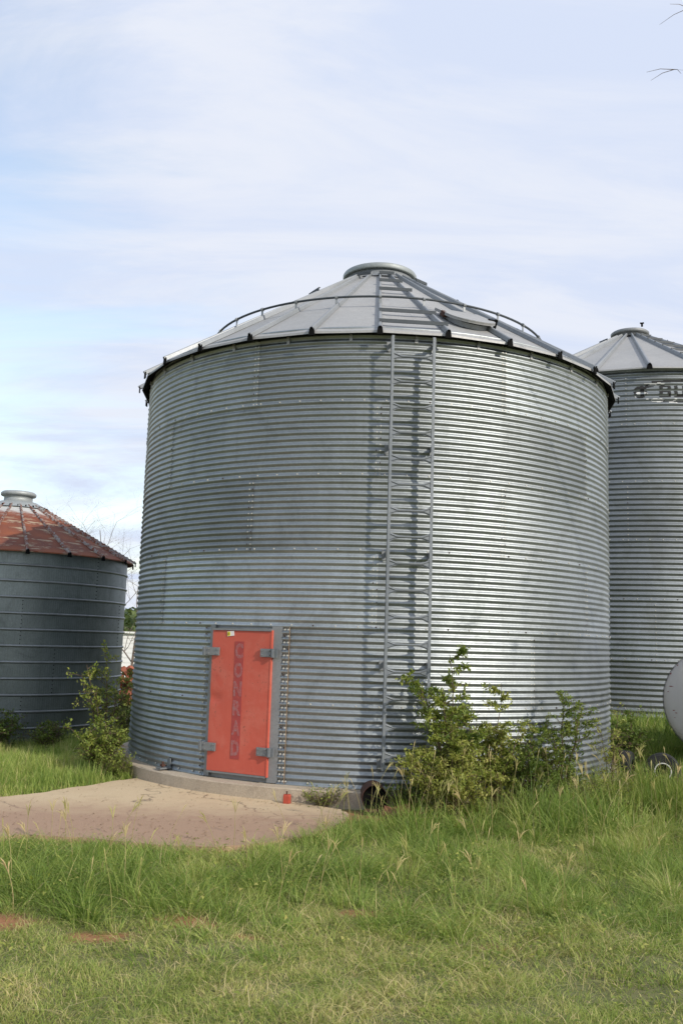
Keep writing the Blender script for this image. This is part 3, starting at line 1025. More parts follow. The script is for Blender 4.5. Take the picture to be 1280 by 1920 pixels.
# sticker: half yellow, half white, small printed number
stX = (DX * cos(radians(7)) + Zv * sin(radians(7))).normalized(); stZ = (Zv * cos(radians(7)) - DX * sin(radians(7))).normalized()
cst = on_door(0.315, 1.682, 0.006)
sb = MB(); sb.box(cst, (0.045, 0.001, 0.026), stX, DN, stZ); sto = sb.build('sticker', 'label_white', bin1)
sb = MB(); sb.box(cst - stX * 0.024 + DN * 0.0012, (0.018, 0.001, 0.022), stX, DN, stZ); sb.build('sticker_panel', 'label_yellow', sto)
me = text_mesh("21", 0.034); me.materials.clear(); me.materials.append(MAT['label_ink'])
Mx = Matrix((stX, stZ, DN)).transposed().to_4x4(); Mx.translation = cst - stX * 0.024 + DN * 0.0032
for v in me.vertices: v.co = Mx @ v.co
link('sticker_print', me, sto)

# latches/hinges
def latch(u0, u1, z, tab_side, name='door_hinge'):
    m_ = MB()
    a, b_ = on_door(u0, z, 0.016), on_door(u1, z, 0.016)
    m_.box((a + b_) / 2, ((b_ - a).length / 2, 0.008, 0.043), DX, DN, Zv)
    for su in (0.15, 0.85):
        for sz in (-0.024, 0.024):
            m_.tube([a.lerp(b_, su) + Zv * sz + DN * 0.005, a.lerp(b_, su) + Zv * sz + DN * 0.018], 0.009, 6)
    o = m_.build(name, 'plate', bin1)
    m2 = MB()
    e = a if tab_side < 0 else b_
    m2.box(e + DX * tab_side * 0.028 + DN * -0.006, (0.010, 0.032, 0.046), DX, DN, Zv)
    m2.box(e + DX * tab_side * 0.05 + DN * -0.014, (0.022, 0.006, 0.046), DX, DN, Zv)
    m2.tube([e + DX * tab_side * 0.012 - Zv * 0.046, e + DX * tab_side * 0.012 + Zv * 0.046], 0.010, 8)
    m2.build('hinge_knuckle', 'steel', o)


latch(-0.07, 0.14, 1.486, -1)
latch(0.845, 1.015, 1.49, 1)
latch(-0.06, 0.15, 0.47, -1)
latch(0.845, 1.015, 0.468, 1)

# anchor bracket on the foundation, left of the door
an = MB()
ta, na = cyl_frame(-44.3)
ca = cyl(-44.3, R1 + 0.09, BASE1 + 0.02)
an.box(ca, (0.045, 0.075, 0.007), ta, na, Zv)
an.box(cyl(-44.3, R1 + 0.022, BASE1 + 0.06), (0.03, 0.006, 0.06), ta, na, Zv)
an.build('anchor_bracket', 'steel', bin1)
an = MB(); an.tube([ca + na * 0.015 - Zv * 0.0, ca + na * 0.015 + Zv * 0.07], 0.012, 8); an.box(ca + na * 0.015 + Zv * 0.03, (0.022, 0.022, 0.012), ta, na, Zv)
an.build('anchor_bolt', 'rust_pipe', bin1)

# ---- wall ladder (hooked on with brackets; a thing of its own kind but bolted: part of the bin)
LP, LD, LW = 6.2, 0.19, 0.222
tL, nL = cyl_frame(LP)
lad = MB
def lad_pt(x, z, d=0.0):
    return cyl(LP, R1 + LD + d, z) + tL * x
Z_LT, Z_LB = 4.90, 0.36
for s in (-1, 1):
    m_ = MB()
    c = lad_pt(s * LW, (Z_LT + Z_LB) / 2)
    m_.box(c, (0.0135, 0.003, (Z_LT - Z_LB) / 2), tL, nL, Zv)
    m_.box(c + tL * s * 0.0135 - nL * 0.018, (0.003, 0.018, (Z_LT - Z_LB) / 2), tL, nL, Zv)
    for k in range(38):
        z = Z_LB + 0.06 + k * 0.12
        if z < Z_LT - .03:
            m_.tube([lad_pt(s * LW, z, 0.003), lad_pt(s * LW, z, 0.0045)], 0.006, 6)
    m_.build('ladder_rail', 'steel', bin1)
half = [(-LW, 0.060), (-LW * 0.92, 0.046), (-LW * 0.76, 0.028), (-LW * 0.52, 0.016), (-LW * 0.2, 0.013), (LW * 0.2, 0.013), (LW * 0.52, 0.016), (LW * 0.76, 0.028), (LW * 0.92, 0.046), (LW, 0.060)]
m_ = MB()
poly = [(x, -z) for x, z in half] + [(x, z) for x, z in reversed(half)]
n_ = len(half)
fv = [lad_pt(x, z, -0.004) for x, z in poly]; bv = [lad_pt(x, z, -0.016) for x, z in poly]
fs_ = []
nn2 = len(poly)
for i in range(n_ - 1):
    fs_.append((i, i + 1, nn2 - 2 - i, nn2 - 1 - i))
    fs_.append((nn2 + i, nn2 + nn2 - 1 - i, nn2 + nn2 - 2 - i, nn2 + i + 1))
for i in range(nn2):
    fs_.append((i, nn2 + i, nn2 + (i + 1) % nn2, (i + 1) % nn2))
m_.add(fv + bv, fs_)
# pressed ridges in the flared ends
for s in (-1, 1):
    for e in (-1, 1):
        a = lad_pt(s * LW * 0.95, e * 0.030, 0.002); b_ = lad_pt(s * LW * 0.62, e * 0.004, 0.002)
        m_.tube([a, b_], 0.0045, 5)
m_.tube([lad_pt(-LW * .62, 0, 0), lad_pt(LW * .62, 0, 0)], 0.010, 6)
rg = mesh_from('ladder_rung', m_.v, m_.f, 'steel')
for k in range(16):
    z = 4.672 - k * 0.2775
    link('ladder_rung', rg, bin1, loc=(0, 0, z))
# brackets
for z in (4.84, 3.70, 2.555, 1.41, 0.42):
    for s in (-1, 1):
        b2 = MB()
        # diagonal strut plate from the wall out to the rail
        o0 = lad_pt(s * (LW + 0.006), z)
        rw = sqrt(max(0.0, R1 * R1))
        back = o0 - nL * (LD - 0.004)
        b2.box((o0 + back) / 2, (0.003, (o0 - back).length / 2, 0.028), tL, nL, Zv)
        b2.box(back + nL * 0.012 + tL * s * 0.018 - Zv * 0.01, (0.022, 0.003, 0.05), tL, nL, Zv)
        b2.box(o0 - nL * 0.03 + tL * s * 0.010, (0.004, 0.03, 0.045), tL, nL, Zv)
        b2.build('ladder_bracket', 'plate', bin1)


# ================================================================== BIN 2 (right rear)
A2, R2, BASE2, RING2 = (6.637, 20.457), 3.64, 0.322, 1.1176
bin2 = thing('grain_bin', 'tall grey corrugated bin at the right edge with a flaking painted logo under its eave', 'grain bin', (A2[0], A2[1], 0), atan2(-A2[0], A2[1]), 'steel grain bins')
PH2 = 45.0
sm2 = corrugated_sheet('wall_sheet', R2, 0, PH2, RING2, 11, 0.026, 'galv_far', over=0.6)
bolts2 = MB()
for ring in range(6):
    z0 = BASE2 + ring * RING2
    off = {5: -1.5, 4: -24, 3: -1.4, 2: -24, 1: 5.9, 0: -17}[ring]
    for k in range(8):
        link('wall_sheet', sm2, bin2, loc=(0, 0, z0), rot=(0, 0, radians(off + k * PH2)))
        s = off + k * PH2
        if abs((s + 180) % 360 - 180) < 100:
            for c in range(11):
                add_bolt(bolts2, s + .1, R2 + 0.013, z0 + c * RING2 / 11 + .01, 0.014)
    for k in range(96):
        ph = k * 3.75 + 1
        if abs((ph + 180) % 360 - 180) < 100:
            add_bolt(bolts2, ph, R2 + 0.012, z0 + 0.02 + (0.1 * 2.2 if ring == 0 else 0), 0.014)
bolts2.build('bolts', 'bolt', bin2, kind='stuff')
Z_E2, R_E2 = 7.02, 3.78
zc2, sl2 = make_roof(bin2, 0.40, 8.80, R_E2, Z_E2, 24, 5.3, 'galv_roof', 'galv_rib', 0.085, 0.065)
vs, fs = lathe([(0.40, 8.74), (0.40, 8.90), (0.43, 8.90), (0.435, 8.97), (0.41, 8.99), (0.001, 9.03)], 48)
link('cap_lid', mesh_from('cap_lid', vs, fs, 'plate', True), bin2)
ld = MB(); ld.box(cyl(40, .42, 9.06), (0.022, 0.022, .035)); ld.box(cyl(40, .42, 9.105), (0.045, 0.02, .012)); ld.build('cap_latch', 'dark', bin2)
tab = MB()
dn2 = (cyl(0, 3.7, zc2(3.7)) - cyl(0, .5, zc2(.5))).normalized(); up2 = (Vector((0, 0, 1)) - dn2 * dn2.z).normalized()
tab.box(cyl(0, 0.47, zc2(0.47)) + up2 * 0.014, (0.05, 0.06, 0.004), t0, dn2, up2)
tm = mesh_from('peak_tab', tab.v, tab.f, 'dark')
for k in range(24):
    if k % 2: link('peak_tab', tm, bin2, rot=(0, 0, radians(5.3 + (k + .5) * 15)))
def bar2(k0, r, name='roof_rung'):
    m2 = MB()
    a, b_ = cyl(5.3 + k0 * 15, r, zc2(r) + .08), cyl(5.3 + (k0 + 1) * 15, r, zc2(r) + .08)
    d = (b_ - a).normalized(); t_, n_ = cyl_frame(5.3 + (k0 + .5) * 15)
    m2.box((a + b_) / 2, ((b_ - a).length / 2 + .03, 0.006, 0.022), d, n_, Zv)
    m2.build(name, 'bar', bin2)
for r in (0.75, 1.15, 1.55, 1.95, 2.4, 2.85, 3.3):
    bar2(1, r)
for k, r in ((-4, .8), (-6, 1.3), (4, .9), (7, .8), (10, 1.2), (13, .9)):
    bar2(k, r, 'grab_bar')
vs, fs = lathe([(R2 - 0.1, BASE2 - 0.004), (R2 + 0.15, BASE2 - 0.006), (R2 + 0.16, 0.0)], 96)
link('foundation', mesh_from('foundation', vs, fs, 'foundation', False), bin2)

# flaking painted logo that follows the corrugations (only the ridges keep their paint)
def seg_in(px, py, x0, y0, x1, y1):
    return (px >= x0) & (px <= x1) & (py >= y0) & (py <= y1)
cell = 0.0125
logo_w, logo_h = 2.6, 0.62
nu, nv = int(logo_w / cell), int(logo_h / cell)
U, V = np.meshgrid((np.arange(nu) + .5) * cell, (np.arange(nv) + .5) * cell)   # V up
def ell(cx, cy, rx, ry): return ((U - cx) / rx) ** 2 + ((V - cy) / ry) ** 2 < 1
def glyph(x0, x1, y0, y1, ch):
    w, h = x1 - x0, y1 - y0
    t = 0.29 * w
    u, v = U - x0, V - y0
    inb = (u >= 0) & (u <= w) & (v >= 0) & (v <= h)
    hb = lambda c: inb & (np.abs(v - c * h) < 0.105 * h)
    L_ = inb & (u < t); Rr = inb & (u > w - t)
    if ch == 'B': return L_ | hb(.09) | hb(.5) | hb(.91) | (Rr & (np.abs(v / h - .5) > .08) & (np.abs(v / h - .5) < .42))
    if ch == 'U': return L_ | Rr | hb(.09)
    if ch == 'T': return hb(.91) | (inb & (np.abs(u - w / 2) < t / 2))
    if ch == 'L': return L_ | hb(.09)
    if ch == 'E': return L_ | hb(.09) | hb(.5) | hb(.91)
    if ch == 'R': return L_ | hb(.91) | hb(.5) | (Rr & (v > .5 * h)) | (inb & (np.abs(u - (w - t / 2) + (v - .0) * (w - t) / h * .8) < t / 2) & (v < .5 * h))
    return L_
blackm = (ell(.155, .30, .125, .125) & ~(ell(.165, .275, .10, .030))) | (ell(.17, .36, .07, .02))
blackm |= (U > .24) & (U < .42) & (np.abs(V - (.405 + (U - .24) * .10)) < .035 - np.abs(U - .3) * .22)
blackm |= (U > .36) & (U < 1.25) & (np.abs(V - (.485 + .03 * np.sin((U - .36) / .85 * 1.6))) < .022)
x = .50
for ch in "BUTLER":
    blackm |= glyph(x, x + .215, .185, .43, ch); x += .27
blackm |= (U > .30) & (U < 2.3) & (np.abs(V - (.135 - .06 * np.sin((U - .3) * 1.1))) < .012)
whitem = (ell(.17, .235, .125, .075) | ((U > .25) & (U < .55) & (np.abs(V - (.17 - (U - .25) * .2)) < .03)) | ((U > .22) & (U < .6) & (np.abs(V - (.43 + (U - .22) * .12)) < .03)))
x = .50
for ch in "BUTLER":
    whitem |= (U > x) & (U < x + .05) & (V > .14) & (V < .30); x += .27
whitem |= (U > .36) & (U < 2.2) & (np.abs(V - (.125 - .06 * np.sin((U - .3) * 1.1))) < .025)
z_logo0 = 6.26
p2 = RING2 / 11
def make_logo(mask, name, mat, lift, part_seed, keep):
    rs = np.random.default_rng(part_seed)
    nzv = rs.random((nv // 4 + 2, nu // 6 + 2))
    vs_, fs_ = [], []
    js, is_ = np.nonzero(mask)
    for j, i in zip(js, is_):
        zz_ = z_logo0 + (j + .5) * cell
        phs = 2 * pi * ((zz_ - BASE2) % RING2) / p2
        if keep(cos(phs), sin(phs)) < nzv[j // 4, i // 6] * 0.9: continue
        q = []
        for (a_, b_) in ((0, 0), (1, 0), (1, 1), (0, 1)):
            z_ = z_logo0 + (j + b_) * cell
            zl_ = (z_ - BASE2) % RING2
            r_ = R2 + 0.013 * cos(2 * pi * zl_ / p2) + 0.0028 * (1 - zl_ / RING2) + lift
            ph = 0.4 + degrees((i + a_) * cell / R2)
            q.append(cyl(ph, r_, z_))
        k = len(vs_); vs_ += q; fs_.append((k, k + 1, k + 2, k + 3))
    return link(name, mesh_from(name, vs_, fs_, mat), bin2)
MAT['logo_black'] = simple('flaking_black_paint', (0.012, 0.012, 0.012), 0.7, 0, 0.2, 30, 0)
MAT['logo_white'] = simple('flaking_white_paint', (0.62, 0.62, 0.60), 0.7, 0, 0.1, 30, 0)
make_logo(whitem & ~blackm, 'painted_logo_shadow', 'logo_white', 0.0055, 4, lambda c, s: 0.75 if s < 0.2 else 0.25)
make_logo(blackm, 'painted_logo', 'logo_black', 0.0065, 5, lambda c, s: 1.0 if s > -0.35 else 0.32)

# ================================================================== BIN 3 (left, rusty roof)
A3, R3 = (-5.745, 15.94), 1.955
Z0_3, DZ3 = 2.662, 0.2508
BASE3 = Z0_3 - 11 * DZ3 - 0.10
bin3 = thing('grain_bin', 'small dark hooped steel bin at the left edge with a rusted red cone roof', 'grain bin', (A3[0], A3[1], 0), atan2(-A3[0], A3[1]), 'steel grain bins')
def plain_sheet(phi0, phi1, z0, z1, r, mat, lift=0.004):
    nc = max(6, int((phi1 - phi0) / 2.5))
    ph = np.radians(np.linspace(phi0, phi1 + 0.9, nc)); z = np.linspace(z0 - .01, z1, 5)
    rr = r + lift * np.linspace(0, 1, nc)[None, :] + lift * np.linspace(1, 0, 5)[:, None]
    rows = np.stack([rr * np.sin(ph)[None], -rr * np.cos(ph)[None], np.repeat(z[:, None], nc, 1)], -1)
    return grid_mesh('wall_sheet', rows, mat)
ZT3 = 2.90
levels = [BASE3] + [Z0_3 - k * DZ3 for k in (8, 5, 2)] + [ZT3]
offs = [7.5, 21.0, 5.0, 42.0]
bolts3 = MB()
for li in range(4):
    me3 = plain_sheet(0, 60, 0, levels[li + 1] - levels[li], R3, 'galv_old')
    for k in range(6):
        link('wall_sheet', me3, bin3, loc=(0, 0, levels[li]), rot=(0, 0, radians(offs[li] + k * 60)))
        s = offs[li] + k * 60
        if abs((s + 180) % 360 - 180) < 90:
            z = levels[li] + .04
            while z < levels[li + 1] - .02:
                add_bolt(bolts3, s + .5, R3 + 0.008, z, 0.009); z += 0.06
bolts3.build('bolts', 'dark', bin3, kind='stuff')
pr_ = [(R3 - .002, -.022), (R3 + .016, -.018), (R3 + .028, 0), (R3 + .016, .018), (R3 - .002, .022)]
vs, fs = lathe(pr_, 96)
hoop = mesh_from('hoop_band', vs, fs, 'hoop', True)
for k in range(12):
    link('hoop_band', hoop, bin3, loc=(0, 0, Z0_3 - k * DZ3))
sp = MB(); t3, n3 = cyl_frame(8.2); sp.box(cyl(8.2, R3 + .012, Z0_3 - 9.5 * DZ3), (0.02, .004, .115), t3, n3, Zv); sp.build('splice_strap', 'steel', bin3)
Z_E3, R_E3 = 2.885, 2.07
zc3, sl3 = make_roof(bin3, 0.42, 3.80, R_E3, Z_E3, 20, 0.3 * 18, 'rust_roof', 'rust_rib', 0.05, 0.03, drop=0.022, knobs=True)
vs, fs = lathe([(0.52, zc3(0.52) + .022), (0.40, 3.845), (0.33, 3.885), (0.245, 3.90), (0.24, 4.00), (0.29, 4.0), (0.30, 4.015), (0.30, 4.05), (0.27, 4.075), (0.001, 4.10)], 48)
link('roof_cap', mesh_from('roof_cap', vs, fs, 'cap_zinc', True), bin3)
cl = MB()
for k in range(24):
    t_, n_ = cyl_frame(k * 15); cl.box(cyl(k * 15, 0.5, zc3(.5) + .035), (0.006, .02, .012), t_, n_, Zv)
cl.build('cap_screws', 'dark', bin3, kind='stuff')

# ================================================================== small things round the big bin
def w1(phi, r, z):
    """bin-1 local to world"""
    a = bin1.rotation_euler.z
    p = cyl(phi, r, z)
    return Vector((A1[0] + p.x * cos(a) - p.y * sin(a), A1[1] + p.x * sin(a) + p.y * cos(a), z))


# unloading tube
pt_ = thing('unloading_tube', 'open end of a rusty round steel tube sticking out below the wall ladder', 'pipe', (0.405, 9.18, 0.012), radians(1))
seg = 40
vs, fs = [], []
prof = [(0.124, 0.0), (0.124, 0.42), (0.119, 0.42), (0.119, 0.004)]
for i in range(seg):
    a = 2 * pi * i / seg
    for r, y in prof:
        vs.append((r * cos(a), y - 0.12 + 0.015 * sin(a), 0.125 + r * sin(a) - 0.03 * y))
for i in range(seg):
    for j in range(4):
        a, b_ = i * 4 + j, ((i + 1) % seg) * 4 + j
        a2, b2_ = i * 4 + (j + 1) % 4, ((i + 1) % seg) * 4 + (j + 1) % 4
        fs.append((a, a2, b2_, b_))
link('tube_shell', mesh_from('tube_shell', vs, fs, 'rust_pipe', False), pt_)
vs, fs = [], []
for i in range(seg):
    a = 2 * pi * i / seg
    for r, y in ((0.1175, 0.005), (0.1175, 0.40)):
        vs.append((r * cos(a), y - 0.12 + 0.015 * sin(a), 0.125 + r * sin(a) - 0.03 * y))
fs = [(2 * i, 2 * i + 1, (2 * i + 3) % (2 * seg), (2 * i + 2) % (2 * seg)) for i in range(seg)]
link('shade_lining', mesh_from('shade_lining', vs, fs, 'dark', False), pt_)  # black inner skin, the tube's inside shade put into its colour
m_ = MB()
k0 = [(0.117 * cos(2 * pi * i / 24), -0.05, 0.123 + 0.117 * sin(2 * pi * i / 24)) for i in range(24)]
m_.add(k0, [tuple(range(24))]); m_.build('shade_plug', 'dark', pt_)  # added black disc, paints the shade deeper in the tube mouth
m_ = MB(); m_.box((0.0, -0.05, 0.0), (0.10, 0.10, 0.015), (1, 0, 0), (0, .96, -.2), (0, .2, .96)); m_.build('bottom_lip', 'rust_pipe', pt_)

# rusted scrap half-buried right of the tube
def rock(name, c, s, mat, label, cat, seed, group=None, sub=2, thin=1.0):
    bm = bmesh.new(); bmesh.ops.create_icosphere(bm, subdivisions=sub, radius=1)
    for v in bm.verts:
        nv_ = mnoise.noise(v.co * 1.3 + Vector((seed * 3.1, seed, 0))) * .45
        v.co = Vector((v.co.x * s[0], v.co.y * s[1], v.co.z * s[2])) * (1 + nv_)
    me = bpy.data.meshes.new(name); bm.to_mesh(me); bm.free(); me.materials.append(MAT[mat])
    o = link(name, me, loc=c)
    return tag(o, label, cat, group)
sc = MB()
r9 = random.Random(9)
for k in range(9):
    a = r9.uniform(0, 6.28)
    c = Vector((0.70 + r9.uniform(-.16, .16), 8.95 + r9.uniform(-.12, .12), 0.03 + r9.uniform(0, .05)))
    X = Vector((cos(a), sin(a), r9.uniform(-.3, .3))).normalized(); Y = X.orthogonal().normalized(); Zz = X.cross(Y)
    sc.box(c, (r9.uniform(.04, .12), r9.uniform(.02, .06), .004), X, Y, Zz)
tag(sc.build('scrap_pile', 'rust_flake'), 'low heap of rusty flaked metal on the ground just right of the open tube', 'scrap')

# small red can by the foundation
cn = thing('metal_can', 'small upright red metal can standing against the foundation right of the red door', 'can', (-0.455, 9.36, 0.016), radians(-12))
m_ = MB()
w_, d_, h_ = 0.036, 0.030, 0.090
pv = []
for z_, s_ in ((0, .92), (0.006, 1), (h_ - .016, 1), (h_, .88)):
    for (a, b_) in ((-1, -.7), (-.8, -1), (.8, -1), (1, -.7), (1, .7), (.8, 1), (-.8, 1), (-1, .7)):
        pv.append((a * w_ * s_, b_ * d_ * s_, z_))
pf = [(i * 8 + j, i * 8 + (j + 1) % 8, (i + 1) * 8 + (j + 1) % 8, (i + 1) * 8 + j) for i in range(3) for j in range(8)]
pf += [tuple(range(7, -1, -1)), tuple(24 + j for j in range(8))]
m_.add(pv, pf); m_.build('can_body', 'red_can', cn)
m_ = MB(); m_.tube([(-.004, 0, h_), (-.004, 0, h_ + .02)], .007, 8); m_.tube([(-.004, 0, h_ + .02), (-.004, 0, h_ + .028)], .010, 8); m_.build('spout', 'rust_pipe', cn)

# ---- horizontal storage tank at the right edge
tk_dir = Vector((0.55, 0.83, 0)).normalized()
TC = Vector((4.77, 11.5, 1.02)); TR = 0.675
tank = thing('storage_tank', 'chalky white round-ended horizontal tank cut off by the right edge of the photo', 'tank', (TC.x, TC.y, 0.2), atan2(tk_dir.y, tk_dir.x))
zc_ = TC.z - 0.2
prof = [(0.001, -0.10), (TR * .3, -0.093), (TR * .6, -0.066), (TR * .85, -0.028), (TR * .96, -0.004), (TR, 0.03), (TR, 2.2), (TR * .85, 2.29), (0.001, 2.36)]
vs, fs = [], []
for i in range(56):
    a = 2 * pi * i / 56
    for r, x_ in prof: vs.append((x_, r * cos(a), zc_ + r * sin(a)))
k = len(prof)
fs = [(i * k + j, i * k + j + 1, ((i + 1) % 56) * k + j + 1, ((i + 1) % 56) * k + j) for i in range(56) for j in range(k - 1)]
link('tank_shell', mesh_from('tank_shell', vs, fs, 'tank_white', True), tank)
vs, fs = [], []
for i in range(56):
    a = 2 * pi * i / 56
    vs += [(0.015, (TR + .006) * cos(a), zc_ + (TR + .006) * sin(a)), (0.045, (TR + .006) * cos(a), zc_ + (TR + .006) * sin(a))]
fs = [(2 * i, 2 * i + 1, (2 * i + 3) % 112, (2 * i + 2) % 112) for i in range(56)]
link('weld_seam', mesh_from('weld_seam', vs, fs, 'plate', True), tank)
m_ = MB()
for (y_, z_, w_, h_) in ((.56, .17, .035, .006), (.60, .10, .018, .004), (.53, -.13, .02, .006), (.50, -.16, .022, .005), (.57, .33, .012, .016), (.48, .44, .01, .01), (.52, -.22, .012, .004)):
    rr_q = hypot(y_, z_) / TR * TR
    def fx(y, z):
        q = hypot(y, z) / TR
        return np.interp(q, [0, .3, .6, .85, .96, 1], [-0.10, -0.093, -0.066, -0.028, -0.004, 0.03]) - 0.004
    ps = [(fx(y_ + a * w_, z_ + b_ * h_), y_ + a * w_, zc_ + z_ + b_ * h_) for a, b_ in ((-1, 0), (0, 1), (1, .3), (.2, -1))]
    m_.add(ps, [(0, 1, 2, 3)])
m_.build('rust_scratches', 'tank_scratch', tank)
for x_ in (0.35, 1.85):
    m_ = MB()
    for s_ in (-1, 1):
        m_.box((x_, s_ * .42, (zc_ - .45) / 2 - .05), (.03, .03, (zc_ - .45) / 2 + .08))
    m_.box((x_, 0, zc_ - .56 - .02), (.04, .50, .03))
    m_.build('tank_leg', 'rust_pipe', tank)

# ---- small implement wheels half hidden in the grass
def wheel(name, loc, rz, r_o, r_i, w, label, lip='rim_white'):
    t = thing(name, label, 'wheel', loc, rz, None)
    vs, fs = [], []
    prof = [(r_i, -w * .35), (r_i + .01, -w * .5), (r_o * .9, -w * .5), (r_o, -w * .3), (r_o, w * .3), (r_o * .9, w * .5), (r_i + .01, w * .5), (r_i, w * .35)]
    k = len(prof)
    for i in range(40):
        a = 2 * pi * i / 40
        for r, y in prof: vs.append((r * cos(a), y, r * sin(a)))
    fs = [(i * k + j, i * k + (j + 1) % k, ((i + 1) % 40) * k + (j + 1) % k, ((i + 1) % 40) * k + j) for i in range(40) for j in range(k)]
    link('tyre', mesh_from('tyre', vs, fs, 'black_rubber', False), t)
    vs, fs = [], []
    prof = [(0.02, 0.0), (r_i * .6, -.005), (r_i * .8, -w * .2), (r_i, -w * .52), (r_i + .012, -w * .56), (r_i + .012, -w * .5)]
    k = len(prof)
    for i in range(32):
        a = 2 * pi * i / 32
        for r, y in prof: vs.append((r * cos(a), y, r * sin(a)))
    fs = [(i * k + j, i * k + j + 1, ((i + 1) % 32) * k + j + 1, ((i + 1) % 32) * k + j) for i in range(32) for j in range(k - 1)]
    link('rim', mesh_from('rim', vs, fs, 'dark', True), t)
    m_ = MB(); m_.tube([(r_i * 1.02 * cos(2 * pi * i / 32), -w * .55, r_i * 1.02 * sin(2 * pi * i / 32)) for i in range(33)], .007, 6, False)
    m_.build('rim_lip', lip, t)
    m_ = MB(); m_.tube([(0, -w * .7, 0), (0, w * .7, 0)], .022, 8); m_.build('hub', 'rust_pipe', t)
    return t
wheel('implement_wheel', (3.525, 10.0, 0.365), radians(-14), 0.185, 0.082, 0.12, 'small black tyre with a pale rim half sunk in the grass below the white tank')
wheel('implement_wheel', (3.30, 10.5, 0.33), radians(62), 0.18, 0.08, 0.13, 'dark small tyre behind seed heads just left of the pale-rimmed wheel', 'dark')

# ================================================================== vegetation builders
def set_tint(me, tint, domain='FACE'):
    a = me.attributes.new('tint', 'FLOAT', domain)
    a.data.foreach_set('value', np.asarray(tint, dtype=np.float32))


def leaves_mesh(name, P, D, Nn, L, W, tint, mat):
    """P base points, D directions, Nn normals (n,3); L,W (n,) ; leaf = 2 folded quads"""
    n = len(P)
    S = np.cross(D, Nn); S /= (np.linalg.norm(S, axis=1, keepdims=True) + 1e-9)
    L_, W_ = L[:, None], W[:, None]
    mid = P + D * L_ * 0.5 + Nn * L_ * 0.06
    tip = P + D * L_ - Nn * L_ * 0.10
    up = Nn * W_ * 0.25
    v = np.stack([P, mid + S * W_ * .5 + up, tip, mid - S * W_ * .5 + up, mid], 1)   # 5 verts
    f = np.array([[0, 4, 2, 1], [0, 3, 2, 4]])
    F = (f[None] + (np.arange(n) * 5)[:, None, None]).reshape(-1, 4)
    me = bpy.data.meshes.new(name)
    me.vertices.add(n * 5); me.vertices.foreach_set('co', v.reshape(-1))
    me.loops.add(F.size); me.loops.foreach_set('vertex_index', F.reshape(-1).astype(np.int32))
    me.polygons.add(len(F)); me.polygons.foreach_set('loop_start', np.arange(0, F.size, 4, dtype=np.int32))
    me.polygons.foreach_set('loop_total', np.full(len(F), 4, dtype=np.int32))
    me.update(calc_edges=True)
    me.materials.append(MAT[mat])
    set_tint(me, np.repeat(tint, 2))
    return me


def unit(a):
    return a / (np.linalg.norm(a, axis=-1, keepdims=True) + 1e-9)


